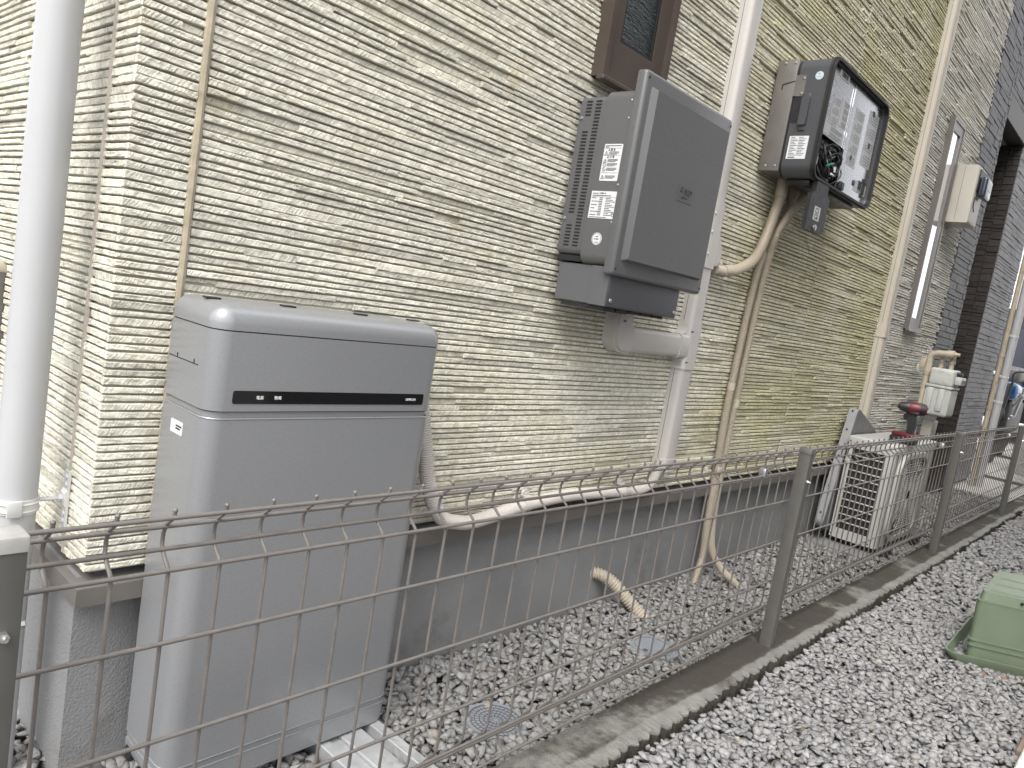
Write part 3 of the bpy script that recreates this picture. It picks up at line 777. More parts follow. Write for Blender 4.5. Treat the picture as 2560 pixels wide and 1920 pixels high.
# lid: front/side edges strongly rounded
box(bm, BX0, BX1, BY0, BY1, .8335, .8735, .030, 7, pick=lambda m, a: (a == 2 and m.y < BY0 + .05) or (m.z > .86 and (m.y < BY0 + .05 or abs(m.x - .806) > .2)))
lid = obj('lid', bm, M_SILVER, bat, angle=50)
bm = BM()
for x in (.598, .739, .897, 1.030): box(bm, x - .013, x + .013, 1.196, 1.212, .8737, .8765, .001, 1)
pieces('vent_cap', bm, M_BLACK, lid, smooth=False)
bm = BM(); box(bm, BX0, BX1, BY0, BY1, .034, .0755, .030, 6, pick=lambda m, a: a == 2 and m.y < BY0 + .05 or (a == 1 and m.z < .05)); obj('plinth_cover', bm, M_SILVER, bat)
bm = BM(); box(bm, BX0 + .002, BX1 - .002, BY0 + .002, BY1, .0745, .0885, .028, 6, pick=fr_v); obj('seam', bm, M_SILVER, bat)
for zz in (.0753, .0888):
    bm = BM(); tube(bm, [(x, y, zz) for x, y in [(BX0 + .001, BY1 - .01)] + [(BX0 + .030 - .0297 * math.cos(R(a)), BY0 + .030 - .0297 * math.sin(R(a))) for a in range(0, 91, 10)] + [(BX1 - .030 + .0297 * math.sin(R(a)), BY0 + .030 - .0297 * math.cos(R(a))) for a in range(0, 91, 10)] + [(BX1 - .001, BY1 - .01)]], .0013, 6)
    obj('plinth_lip', bm, M_SILVER, bat)
# indicator strip
bm = BM(); prism(bm, rrect(.608, 1.011, .716, .7375, .0035, 4), BY0 - .0012, BY0 + .001); st = obj('display_strip', bm, M_PANEL, bat)
bm = BM(); F0 = FRONT(0, BY0 - .0013, 0)
ltext(bm, F0, '電源', .0068, .6485, .7240); ltext(bm, F0, '情報', .0068, .6815, .7240)
ltext(bm, F0, 'OMRON', .0068, .9655, .7240, sx=.98)
obj('lettering', bm, M_WHITEPRINT, st, smooth=False)
# left side: label, slit with clips
bm = BM(); prism(bm, rrect(1.188, 1.231, .6455, .6675, .002, 3), BX0 - .0006, BX0, 'x'); lb = obj('rating_label', bm, M_PAPER, bat, smooth=False)
bm = BM(); F1 = LEFT(BX0 - .0007, 1.231, .6455); greek(bm, F1, .020, .040, .0125, .0026, 3); greek(bm, F1, .020, .036, .008, .0026, 4); obj('lettering', bm, M_BLACKPRINT, lb, smooth=False)
bm = BM(); box(bm, BX0 - .0005, BX0 + .002, 1.160, 1.266, .7685, .770)
for y in (1.235, 1.175): box(bm, BX0 - .0008, BX0 + .002, y - .001, y + .001, .7695, .7765)
obj('slit', bm, M_SEAM, bat, smooth=False)
bm = BM(); box(bm, BX0 - .003, BX0 + .01, 1.24, 1.262, .038, .066, .006, 3); obj('side_grip', bm, M_BLACK, bat)
# aluminium channel it stands on
ch = BM()
for a, b, h in ((.885, .908, .026), (.9085, .9335, .021), (.934, .985, .028), (.986, 1.004, .010), (1.005, 1.03, .031)):
    box(ch, a, b, .885, 1.262, -.03, h, .0015, 1)
o_ = obj('base_channel', ch, M_ALU, smooth=False, base=(.95, 1.08, -.03)); tag(o_, 'weathered ribbed aluminium channel under the storage battery', 'base channel')

# conduit from the battery to the warm white duct
bm = BM(); pth = [(1.075, 1.262, .84), (1.095, 1.25, .78), (1.118, 1.24, .70), (1.142, 1.232, .60), (1.172, 1.23, .50), (1.225, 1.232, .423), (1.30, 1.238, .397), (1.36, 1.24, .394), (1.45, 1.24, .405), (1.55, 1.245, .416), (1.75, 1.25, .423), (2.02, 1.25, .413), (2.14, 1.25, .413), (2.20, 1.252, .437), (2.245, 1.262, .50)]
corr(bm, pth, .0178, .0056, .0026, 18)
cz = obj('conduit', bm, M_CONDL, base=(1.3, 1.24, .38)); tag(cz, 'pale corrugated conduit sagging from the silver battery along the wall base', 'conduit')
bm = BM()
for c, d in (((1.545, 1.245, .4155), (1.0, 0, .05)), ((2.03, 1.25, .413), (1, 0, -.02))):
    disc(bm, Vector(c) - Vector(d) * .012, .0195, .024, d, 18)
pieces('coupling', bm, M_CONDL, cz)
for x in (1.578, 2.033):
    bm = BM(); prism(bm, rrect(x - .014, x + .014, .424, .446, .008, 5), 1.272, 1.279); box(bm, x - .012, x + .012, 1.235, 1.272, .428, .431); screw(bm, (x, 1.272, .437), (0, -1, 0), .004, .002)
    obj('saddle', bm, M_CONDL, cz)

# ------------------------------------------------------------------ warm white duct run (duct, tees, elbow)
duct = thing('cable_duct', 'warm white cable duct with a tee branch running up behind the grey converter', 'cable duct', (2.27, 1.26, .45))
def ductprof(c, w, y0, y1, ch=.013):
    return [(c - w / 2, y1), (c - w / 2, y0 + ch), (c - w / 2 + ch * .45, y0 + ch * .22), (c - w / 2 + ch, y0), (c + w / 2 - ch, y0), (c + w / 2 - ch * .45, y0 + ch * .22), (c + w / 2, y0 + ch), (c + w / 2, y1)]
DX, DW, DYF, DYB = 2.269, .074, 1.239, 1.2865
bm = BM(); prism(bm, ductprof(DX, DW, DYF, DYB), .50, .817, 'z'); obj('duct_cover', bm, M_DUCTW, duct, angle=50)
bm = BM(); prism(bm, ductprof(DX, DW, DYF, DYB), .966, 1.158, 'z'); obj('duct_cover', bm, M_DUCTW, duct, angle=50)
bm = BM(); prism(bm, ductprof(DX, DW, DYF, DYB), 1.352, 3.6, 'z'); obj('duct_cover', bm, M_DUCTW, duct, angle=50)
bm = BM()
for z0, z1 in ((.505, .815), (.97, 1.155), (1.36, 3.6)): box(bm, DX - DW / 2 - .0004, DX - DW / 2 + .001, 1.2685, 1.2697, z0, z1)
obj('seam', bm, M_SEAM, duct, smooth=False)
bm = BM(); prism(bm, ductprof(DX, DW + .008, DYF - .004, DYB), .462, .505, 'z'); disc(bm, (DX, 1.26, .464), .02, -.02, (0, 0, 1), 16); obj('end_cap', bm, M_DUCTW, duct, angle=50)
# lower tee
bm = BM(); prism(bm, ductprof(DX, DW + .007, DYF - .0035, DYB), .812, .970, 'z')
arm = [(c, y) for c, y in ductprof(.8865, DW + .007, DYF - .0034, DYB - .0003)]
A = [bm.verts.new((DX - .02, y, z)) for z, y in arm]; B = [bm.verts.new((2.188, y, z)) for z, y in arm]
for i in range(len(arm)): bm.faces.new((A[i], A[(i + 1) % 8], B[(i + 1) % 8], B[i]))
bm.faces.new(A); bm.faces.new(B[::-1])
for sz_ in (-1, 1):                                   # fillets where the branch meets the run
    z = .8865 + sz_ * .0405
    prism(bm, [(DX - .0405, z), (DX - .0405 - .022, z), (DX - .0405 - .009, z + sz_ * .006), (DX - .0405 - .003, z + sz_ * .014), (DX - .0405, z + sz_ * .026)], DYF + .008, DYB - .0006, 'y')
tee = obj('tee', bm, M_DUCTW, duct, angle=50)
bm = BM()
for z in (.938, .836): box(bm, 2.236, 2.250, DYF - .0045, DYF, z - .003, z + .003, .002, 2)
pieces('catch', bm, M_PCSL, tee)
bm = BM(); P8 = ductprof(.8865, DW, DYF, DYB - .0005)
A = [bm.verts.new((1.905, y, z)) for z, y in P8]; B = [bm.verts.new((2.19, y, z)) for z, y in P8]
for i in range(8): bm.faces.new((A[i], A[(i + 1) % 8], B[(i + 1) % 8], B[i]))
bm.faces.new(A); bm.faces.new(B[::-1]); obj('duct_cover', bm, M_DUCTW, duct, angle=50)
# elbow up into the converter
bm = BM()
out = [(1.908, .8462), (1.86, .8462)] + [(1.86 - .046 * math.sin(R(a)), .8922 - .046 * math.cos(R(a))) for a in range(10, 91, 10)] + [(1.814, 1.0), (1.890, 1.0), (1.890, .965), (1.894, .938), (1.902, .930), (1.908, .9275)]
prism(bm, out, DYF + .004, DYB - .0008, 'y')
ins = [(1.905, .8535), (1.864, .8535)] + [(1.864 - .042 * math.sin(R(a)), .8955 - .042 * math.cos(R(a))) for a in range(10, 91, 10)] + [(1.822, .998), (1.882, .998), (1.882, .960), (1.888, .934), (1.898, .923), (1.905, .921)]
prism(bm, ins, DYF - .003, DYF + .0045, 'y')
el = obj('elbow', bm, M_DUCTW, duct, smooth=False)
bm = BM(); box(bm, 1.838, 1.853, DYF - .0037, DYF - .0015, .936, .943, .002, 2); pieces('catch', bm, M_PCSL, el)
# upper tee with the round side outlet
bm = BM(); prism(bm, ductprof(DX, DW + .008, DYF - .004, DYB), 1.15, 1.36, 'z')
prism(bm, [(DX + .03, 1.165), (DX + .060, 1.165), (DX + .075, 1.185), (DX + .078, 1.21), (DX + .066, 1.235), (DX + .05, 1.262), (DX + .03, 1.275)], DYF + .003, DYB - .0007, 'y')
obj('tee', bm, M_DUCTW, duct, angle=50)
bm = BM()
for z in (1.325, 1.265, 1.195): tube(bm, [(DX - .025, DYF - .0042, z), (DX - .025, DYF - .0068, z)], [.006, .004], 10)
tube(bm, [(DX + .07, 1.262, 1.185), (DX + .10, 1.262, 1.172)], .0185, 16)
pieces('side_outlet', bm, M_DUCTW, duct)

# ------------------------------------------------------------------ grey power converter on the wall
pcs = thing('power_converter', 'grey wall-mounted power converter with a raised front panel and slotted side', 'power converter', (1.74, 1.18, 1.05))
PX = 1.523; PXR = 1.918
bm = BM()
box(bm, PX + .006, PXR, 1.189, 1.270, 1.085, 1.480, .018, 4, pick=lambda m, a: a == 1)
bk = obj('back_housing', bm, M_PCS, pcs)
bm = BM(); box(bm, PX + .0005, PXR + .005, 1.098, 1.188, 1.066, 1.4905, .026, 5, pick=lambda m, a: a == 1); md = obj('middle_housing', bm, M_PCS, pcs)
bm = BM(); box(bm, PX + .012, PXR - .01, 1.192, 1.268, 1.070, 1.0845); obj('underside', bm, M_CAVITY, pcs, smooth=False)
# vent slots: two columns on the left side
bm = BM()
zt = 1.465; k = 0
while zt > 1.106:
    t = (1.465 - zt) / (1.465 - 1.106)
    ys = [(1.206, 1.224)]
    if not (.10 < t < .20) and not (.765 < t < .855): ys.append((1.235, 1.253))
    for a, b in ys: prism(bm, rrect(a, b, zt - .0021, zt + .0021, .002, 3), PX + .0052, PX + .010, 'x')
    zt -= .0083
obj('vent_slot', bm, M_CAVITY, bk, smooth=False)
bm = BM()
for y, z in ((1.262, 1.425), (1.262, 1.175)): screw(bm, (PX + .006, y, z), (-1, 0, 0), .0042, .004)
for y, z in ((1.115, 1.462), (1.115, 1.42), (1.112, 1.262), (1.112, 1.172)): screw(bm, (PX + .0005, y, z), (-1, 0, 0), .0022, .0012)
pieces('screw', bm, M_SCREW, md)
# front cover with raised field
CX0, CX1, CZ0, CZ1 = PX - .004, 1.962, 1.046, 1.533
bm = BM(); box(bm, CX0, CX1, 1.080, 1.1065, CZ0, CZ1, .010, 3, pick=lambda m, a: a == 1 or m.y < 1.09); cov = obj('front_cover', bm, M_PCS, pcs, angle=30)
bm = BM()
lo = rrect(PX + .022, 1.936, 1.084, 1.4975, .004, 3); hi = rrect(PX + .036, 1.928, 1.090, 1.4915, .004, 3)
A = [bm.verts.new((x, 1.0802, z)) for x, z in lo]; B = [bm.verts.new((x, 1.0675, z)) for x, z in hi]
for i in range(len(lo)): bm.faces.new((A[i], A[(i + 1) % len(lo)], B[(i + 1) % len(lo)], B[i]))
bm.faces.new(B)
obj('raised_panel', bm, M_PCS, cov, angle=20)
bm = BM()
for x, z in ((CX0 + .011, CZ1 - .018), (CX1 - .010, CZ1 - .018), (CX0 + .011, CZ0 + .018), (CX1 - .010, CZ0 + .018)): tube(bm, [(x, 1.0803, z), (x, 1.0790, z)], [.0038, .0030], 10)
pieces('screw', bm, M_BLACK, cov)
bm = BM(); box(bm, 1.722, 1.797, 1.0665, 1.0674, 1.268, 1.309); bd = obj('badge', bm, M_BADGE, cov, smooth=False)
bm = BM(); F2 = FRONT(1.722, 1.0664, 1.268)
ltext(bm, F2, 'ΛICOT', .0155, .030, .0235, sx=.86); ltext(bm, F2, 'omron', .0105, .021, .0085)
greek(bm, F2, .031, .062, .0195, .0013, 5)
for (x, y, r) in ((.0185, .0325, .0036), (.0135, .0245, .0026), (.0215, .0245, .0026)): lring(bm, F2, x, y, r, r * .98)
lline(bm, F2, .0135, .0245, .0215, .0245, .001)
obj('lettering', bm, M_BLACKPRINT, bd, smooth=False)
# lower terminal box
bm = BM(); box(bm, PX + .016, 1.872, 1.150, 1.262, .970, 1.0655, .002, 1); tb = obj('terminal_box', bm, M_PCSL, pcs)
bm = BM(); box(bm, PX + .012, 1.874, 1.0935, 1.1495, .969, 1.0655, .006, 3, pick=lambda m, a: m.y < 1.1); obj('terminal_cover', bm, M_PCSD, tb)
bm = BM(); box(bm, PX + .0105, PX + .0125, 1.096, 1.1485, .970, 1.0655); obj('terminal_cover_side', bm, M_PCSL, tb)
bm = BM()
for x in (PX + .028, 1.860): screw(bm, (x, 1.0935, .985), (0, -1, 0), .0055, .003)
pieces('screw', bm, M_SCREW, tb)
bm = BM(); x = PX + .02
while x < 1.82: box(bm, x, x + .05, 1.105, 1.24, .958 + .003 * (int(x * 100) % 2), .9689); x += .058
obj('gland_strip', bm, M_BLACK, tb, smooth=False)
# labels on the side
bm = BM(); prism(bm, rrect(1.116, 1.170, 1.270, 1.3585, .003, 3), PX - .0002, PX + .0004, 'x'); l1 = obj('warning_label', bm, M_PAPER, md, smooth=False)
bm = BM(); G = LEFT(PX - .0003, 1.170, 1.270)
greek(bm, G, .003, .050, .0835, .0016, 1); greek(bm, G, .003, .014, .0805, .0012, 2)
for yy in (.0785, .0615, .0195): lline(bm, G, .002, yy, .052, yy, .0004)
ltext(bm, G, '警 告', .0062, .020, .0725); ltri(bm, G, .0155, .0725, .005, .0006)
ltext(bm, G, '注 意', .0062, .020, .0555); ltri(bm, G, .0155, .0555, .005, .0006)
for yy, k in ((.0625, 0), (.0445, 0), (.0345, 1), (.0235, 1), (.005, 0)):
    if k: lring(bm, G, .0085, yy + .004, .0048, .0008); lline(bm, G, .005, yy + .0075, .012, yy + .0005, .0008)
    else: ltri(bm, G, .0085, yy, .0095, .0008)
    for q in range(3): greek(bm, G, .016, .046 - .006 * (q == 2), yy + .0065 - q * .0027, .0012, int(yy * 1e4) + q)
obj('lettering', bm, M_BLACKPRINT, l1, smooth=False)
bm = BM(); box(bm, PX - .0002, PX + .0004, 1.103, 1.185, 1.179, 1.245); l2 = obj('rating_label', bm, M_PAPER, md, smooth=False)
bm = BM(); G = LEFT(PX - .0003, 1.185, 1.179)
ltext(bm, G, 'omron', .0062, .004, .0585); ltext(bm, G, 'KPBP-A', .0062, .024, .0585)
greek(bm, G, .004, .060, .0545, .0016, 11); lline(bm, G, .003, .052, .079, .052, .0004)
for q in range(11):
    yy = .0485 - q * .0041
    if q % 2 == 0: greek(bm, G, .004, .016 + .006 * (q % 3), yy, .0015, 20 + q)
    greek(bm, G, .027, .037, yy, .0017, 40 + q); greek(bm, G, .046, .06 + .014 * ((q * 7) % 3) / 2, yy, .0013, 60 + q)
greek(bm, G, .004, .055, .002, .0013, 90)
lring(bm, G, .073, .0105, .0045, .0008); lline(bm, G, .069, .0095, .077, .0125, .0012)
obj('lettering', bm, M_BLACKPRINT, l2, smooth=False)
bm = BM(); tube(bm, [(PX + .0004, 1.146, 1.129), (PX - .0002, 1.146, 1.129)], .0152, 28); l3 = obj('round_sticker', bm, M_PAPER, md, smooth=False)
bm = BM(); G = LEFT(PX - .0003, 1.146, 1.129); lring(bm, G, 0, 0, .0135, .0007, 24); greek(bm, G, -.004, .004, .0045, .002, 7); greek(bm, G, -.008, .008, -.002, .003, 8, .8); greek(bm, G, -.005, .005, -.009, .0016, 9)
obj('lettering', bm, M_PCSL, l3, smooth=False)

# ------------------------------------------------------------------ opened inverter box
inv = thing('inverter_box', 'dark grey inverter box with its front cover off and wiring exposed', 'inverter', (2.85, 1.18, 1.52))
IX0, IX1, IZ0, IZ1 = 2.553, 3.150, 1.515, 1.913
bm = BM(); box(bm, IX0, IX1 - .02, 1.203, 1.277, 1.531, 1.908, .003, 2); mb = obj('mounting_case', bm, M_BRACKET, inv)
bm = BM()
for (y, z) in ((1.250, 1.896), (1.215, 1.896), (1.252, 1.548), (1.218, 1.548)): screw(bm, (IX0, y, z), (-1, 0, 0), .0042, .003)
pieces('screw', bm, M_SCREW, mb)
bm = BM(); prism(bm, [(1.2015, 1.835), (1.232, 1.829), (1.248, 1.825), (1.249, 1.807), (1.244, 1.806), (1.2445, 1.821), (1.231, 1.8245), (1.2045, 1.831), (1.1945, 1.838), (1.1945, 1.86), (1.2015, 1.86)], IX0 - .0006, IX0 + .002, 'x'); obj('hook_slot', bm, M_CAVITY, mb, smooth=False)
bm = BM(); ring(bm, rrect(IX0 + .001, IX1, IZ0, IZ1, .042, 7), rrect(IX0 + .012, IX1 - .011, IZ0 + .011, IZ1 - .011, .032, 7), 1.092, 1.194); bd_ = obj('case', bm, M_PCSD, inv)
bm = BM(); prism(bm, rrect(IX0 + .0015, IX1 - .0005, IZ0 + .0005, IZ1 - .0005, .042, 7), 1.186, 1.2025); obj('case_back', bm, M_CAVITY, inv)
bm = BM(); ring(bm, rrect(IX0 - .003, IX1 + .004, IZ0 - .004, IZ1 + .004, .046, 7), rrect(IX0 + .013, IX1 - .012, IZ0 + .012, IZ1 - .012, .032, 7), 1.084, 1.0925)
ring(bm, rrect(IX0 + .001, IX1, IZ0, IZ1, .043, 7), rrect(IX0 + .009, IX1 - .008, IZ0 + .008, IZ1 - .008, .036, 7), 1.077, 1.0845); obj('gasket', bm, M_RUBBER, bd_)
# latch plate, handle and recess on the left side
bm = BM(); prism(bm, [(1.202, 1.782), (1.202, 1.8515), (1.168, 1.851), (1.1655, 1.848), (1.1655, 1.785), (1.1685, 1.78)], IX0 - .003, IX0 + .002, 'x')
lt = obj('latch_plate', bm, M_BRACKET, inv, smooth=False)
bm = BM(); screw(bm, (IX0 - .003, 1.173, 1.84), (-1, 0, 0), .0042, .003); screw(bm, (IX0 - .003, 1.173, 1.79), (-1, 0, 0), .0042, .003); pieces('screw', bm, M_SCREW, lt)
bm = BM(); box(bm, IX0 + .0002, IX0 + .002, 1.164, 1.1935, 1.692, 1.777, .003, 2, pick=lambda m, a: a == 0); obj('recess', bm, M_BLACK, bd_)
bm = BM(); prism(bm, rrect(1.136, 1.163, 1.683, 1.778, .004, 4), IX0 - .012, IX0 + .001, 'x'); box(bm, IX0 - .004, IX0 + .001, 1.138, 1.161, 1.666, 1.79, .006, 3); obj('handle', bm, M_PCSD, bd_)
bm = BM(); box(bm, IX0 + .0003, IX0 + .0012, 1.117, 1.184, 1.572, 1.6485); lb = obj('rating_label', bm, M_PAPER, bd_, smooth=False)
bm = BM(); G = LEFT(IX0 + .0002, 1.184, 1.572)
for q in range(12): yy = .071 - q * .0054; greek(bm, G, .006, .02 + .006 * (q % 3), yy, .0018, 110 + q); greek(bm, G, .034, .05 + .01 * ((q * 5) % 3) / 2, yy, .0018, 130 + q)
greek(bm, G, .006, .03, .0035, .0032, 150, .1)
obj('lettering', bm, M_BLACKPRINT, lb, smooth=False)
bm = BM(); tube(bm, [(IX0 + .0012, 1.124, 1.847), (IX0 + .0002, 1.124, 1.847)], .0135, 26); lb = obj('round_sticker', bm, pm('pale_blue_sticker', (.55, .68, .71), .4), bd_, smooth=False)
bm = BM(); G = LEFT(IX0 + .0001, 1.124, 1.847); lring(bm, G, 0, 0, .0105, .0006, 20); greek(bm, G, -.004, .004, .003, .003, 5); greek(bm, G, -.006, .006, -.004, .002, 6); obj('lettering', bm, M_PCSL, lb, smooth=False)
# inside: metal plates, sheets, terminals
PYI = 1.098
bm = BM(); box(bm, IX0 + .016, 2.806, PYI, PYI + .0035, 1.672, 1.898); obj('inner_plate', bm, M_STEEL, inv, smooth=False)
bm = BM(); box(bm, 2.809, IX1 - .014, PYI - .001, PYI + .003, 1.53, 1.898); pl2 = obj('inner_plate', bm, M_STEEL, inv, smooth=False)
bm = BM(); box(bm, 2.8095, 2.818, PYI - .006, PYI - .0012, 1.55, 1.88); obj('rib', bm, M_STEEL, pl2, smooth=False)
def sheet(x0, x1, z0, z1, y, rows, seed, icons=True):
    b = BM(); box(b, x0, x1, y - .0006, y, z0, z1); s = obj('instruction_sheet', b, M_SHEET, inv, smooth=False)
    b = BM(); G = FRONT(x0, y - .0007, z0); W_, H_ = x1 - x0, z1 - z0
    for q in range(rows):
        yy = H_ * (1 - (q + .8) / rows)
        if icons: (lring if (q + seed) % 2 else (lambda bb, MM, a, c, r, w_: ltri(bb, MM, a, c - r, r * 2, w_)))(b, G, W_ * .17, yy + H_ / rows * .25, min(H_ / rows * .26, W_ * .11), .0016)
        for t in range(4): greek(b, G, W_ * .33, W_ * (.9 - .1 * (t == 3)), yy + H_ / rows * (.55 - .2 * t), H_ / rows * .07, seed * 31 + q * 5 + t)
    obj('lettering', b, M_GREYPRINT, s, smooth=False)
sheet(2.645, 2.718, 1.718, 1.812, PYI - .0003, 3, 1)
sheet(2.6, 2.80, 1.676, 1.714, PYI - .0003, 2, 2, False)
sheet(2.722, 2.80, 1.73, 1.82, PYI - .0003, 4, 6, False)
sheet(2.862, 2.955, 1.63, 1.83, PYI - .0013, 5, 3)
sheet(3.0, 3.105, 1.66, 1.86, PYI - .0013, 4, 4)
sheet(2.985, 3.12, 1.56, 1.60, PYI - .0013, 2, 5, False)
bm = BM(); box(bm, 2.655, 2.745, PYI - .0012, PYI - .0003, 1.876, 1.9); lb = obj('barcode_label', bm, M_PAPER, inv, smooth=False)
bm = BM(); G = FRONT(2.655, PYI - .0013, 1.876)
for q in range(16): lrect(bm, G, .018 + q * .0036, .018 + q * .0036 + random.choice((.001, .0018, .0026)), .005, .02)
obj('bars', bm, M_BLACKPRINT, lb, smooth=False)
bm = BM()
for x, z in ((3.04, 1.855), (2.98, 1.585)): box(bm, x - .011, x + .011, PYI - .003, PYI - .0012, z - .009, z + .009)
for x, z in ((3.055, 1.74), (2.90, 1.66)): tube(bm, [(x, PYI - .001, z), (x, PYI - .003, z)], .010, 14)
pieces('sticker', bm, M_BLACK, inv, smooth=False)
bm = BM(); box(bm, 3.03, 3.06, PYI - .004, PYI - .0012, 1.575, 1.605); box(bm, 3.07, 3.085, PYI - .004, PYI - .0012, 1.55, 1.62); box(bm, 3.092, 3.10, PYI - .004, PYI - .0012, 1.565, 1.61)
obj('diagram', bm, M_BLACKPRINT, inv, smooth=False)
bm = BM(); box(bm, 2.571, 2.806, 1.112, 1.155, 1.630, 1.669, .003, 2); tmn = obj('terminal_block', bm, M_BLACK, inv)
bm = BM()
for q in range(6):
    x = 2.583 + q * .036
    for zz in (1.653, 1.637): box(bm, x, x + .022, 1.1095, 1.1119, zz - .005, zz + .006)
pieces('terminal', bm, M_PCSL, tmn, smooth=False)
# wiring bundle
bm = BM(); rr = random.Random(5)
for q in range(17):
    cx, cz_ = 2.735 + rr.uniform(-.025, .03), 1.598 + rr.uniform(-.022, .022); ra = rr.uniform(.032, .078); rb = ra * rr.uniform(.6, .95); yy = 1.105 + rr.uniform(-.016, .03); tl = rr.uniform(-.6, .9)
    pts = []
    for k in range(22):
        a = 2 * math.pi * k / 22; u, v = ra * math.cos(a), rb * math.sin(a)
        pts.append((cx + u * math.cos(tl) - v * math.sin(tl), yy + .014 * math.sin(a * 2 + q) , max(1.533, cz_ + u * math.sin(tl) + v * math.cos(tl))))
    tube(bm, pts, rr.choice((.0028, .0036, .0042)), 7, closed=True)
for q in range(6): tube(bm, catmull([(2.60 + q * .03, 1.12, 1.632), (2.61 + q * .025, 1.105, 1.60 + rr.uniform(-.01, .01)), (2.68 + q * .02, 1.10, 1.555), (2.70 + q * .02, 1.12, 1.53)], .01), .003, 7)
wb_ = obj('wiring', bm, M_BLACK, inv)
bm = BM(); ew = catmull([(2.665, 1.085, 1.575), (2.695, 1.08, 1.588), (2.725, 1.083, 1.598)], .006); tube(bm, ew, [.0022 + .002 * math.sin(math.pi * i / (len(ew) - 1)) for i in range(len(ew))], 7); obj('earth_wire', bm, M_TERM, inv)
bm = BM(); box(bm, 2.72, 2.75, 1.082, 1.09, 1.556, 1.564, .002, 1); box(bm, 2.744, 2.751, 1.082, 1.09, 1.572, 1.59); box(bm, 2.585, 2.597, 1.09, 1.10, 1.565, 1.59); pieces('connector', bm, M_PAPER, inv, smooth=False)
bm = BM(); box(bm, 2.83, 2.87, 1.085, 1.096, 1.532, 1.56, .003, 2); obj('gland', bm, M_BLACK, inv)
# outlet flap hanging from the bottom
bm = BM(); prism(bm, [(2.583, 1.345), (2.743, 1.350), (2.745, 1.470), (2.718, 1.482), (2.716, 1.517), (2.612, 1.512), (2.612, 1.478), (2.583, 1.466)], 1.079, 1.094); fl = obj('outlet_flap', bm, M_BLACK, inv, smooth=False)
bm = BM(); box(bm, 2.629, 2.682, 1.0783, 1.0790, 1.385, 1.432); lb = obj('flap_label', bm, pm('grey_label', (.42, .42, .42), .5), fl, smooth=False)
bm = BM(); G = FRONT(2.629, 1.0782, 1.385)
for yy in (.027, .006):
    for q in range(4):
        a = [(.012, yy), (.037, yy), (.037, yy + .014), (.012, yy + .014)]; lline(bm, G, *a[q], *a[(q + 1) % 4], .002)
lrect(bm, G, .024, .034, .008, .012); obj('lettering', bm, M_BLACKPRINT, lb, smooth=False)
bm = BM(); screw(bm, (2.660, 1.079, 1.361), (0, -1, 0), .011, .005); pieces('screw', bm, M_SCREW, fl)
bm = BM(); box(bm, 2.60, 3.05, 1.105, 1.19, 1.497, 1.514, .004, 2); box(bm, 2.63, 2.70, 1.10, 1.14, 1.49, 1.52, .006, 2); obj('underside_glands', bm, M_BLACK, inv)

# conduits of the inverter
bm = BM(); corr(bm, [(2.698, 1.24, 1.50), (2.695, 1.24, 1.465), (2.676, 1.24, 1.403), (2.639, 1.24, 1.303), (2.586, 1.24, 1.226), (2.494, 1.243, 1.179), (2.41, 1.252, 1.158), (2.35, 1.258, 1.158)], .0188, .0056, .0026, 18)
c1 = obj('conduit', bm, M_COND, base=(2.6, 1.24, 1.2)); tag(c1, 'thick beige conduit curving from the inverter box to the white duct', 'conduit')
bm = BM(); tube(bm, [(2.699, 1.24, 1.535), (2.698, 1.24, 1.512), (2.698, 1.24, 1.51), (2.695, 1.24, 1.468)], [.0235, .0235, .0215, .0215], 20); tube(bm, [(2.435, 1.25, 1.162), (2.40, 1.253, 1.157)], .021, 18); pieces('connector', bm, M_COND, c1)
bm = BM(); corr(bm, [(2.841, 1.262, 1.53), (2.843, 1.262, 1.485), (2.818, 1.262, 1.41), (2.745, 1.264, 1.31), (2.695, 1.265, 1.22), (2.678, 1.266, 1.10), (2.668, 1.266, .90), (2.662, 1.266, .65), (2.68, 1.266, .40), (2.692, 1.266, .22), (2.71, 1.266, .10), (2.69, 1.262, .05), (2.655, 1.255, -.02)], .0145, .0050, .0026, 14)
c2 = obj('conduit', bm, M_COND, base=(2.68, 1.26, 0)); tag(c2, 'left of the two beige conduits dropping down the stone wall into the gravel', 'conduit', 'conduits dropping from the inverter box')
bm = BM(); tube(bm, [(2.842, 1.262, 1.535), (2.843, 1.262, 1.488)], .0185, 16); tube(bm, [(2.664, 1.266, .775), (2.663, 1.266, .745)], .0148, 16); pieces('coupling', bm, M_COND, c2)
bm = BM(); corr(bm, [(2.862, 1.21, 1.57), (2.853, 1.21, 1.549), (2.805, 1.21, 1.478), (2.728, 1.212, 1.401), (2.70, 1.225, 1.335), (2.722, 1.25, 1.24), (2.735, 1.264, 1.05), (2.731, 1.266, .80), (2.722, 1.266, .60), (2.712, 1.262, .40), (2.708, 1.252, .22), (2.715, 1.235, .12), (2.745, 1.20, .055), (2.79, 1.16, .01), (2.83, 1.13, -.03)], .0145, .0050, .0026, 14)
c3 = obj('conduit', bm, M_COND, base=(2.72, 1.25, 0)); tag(c3, 'right of the two beige conduits, bending out over the gravel at its foot', 'conduit', 'conduits dropping from the inverter box')
bm = BM(); tube(bm, [(2.730, 1.266, .71), (2.728, 1.266, .68)], .0152, 16); tube(bm, [(2.79, 1.16, .01), (2.83, 1.13, -.03)], .0142, 16); pieces('coupling', bm, M_COND, c3)
bm = BM(); box(bm, 2.66, 2.69, 1.249, 1.254, .425, .45, .003, 2); obj('saddle', bm, M_CONDL, c2)

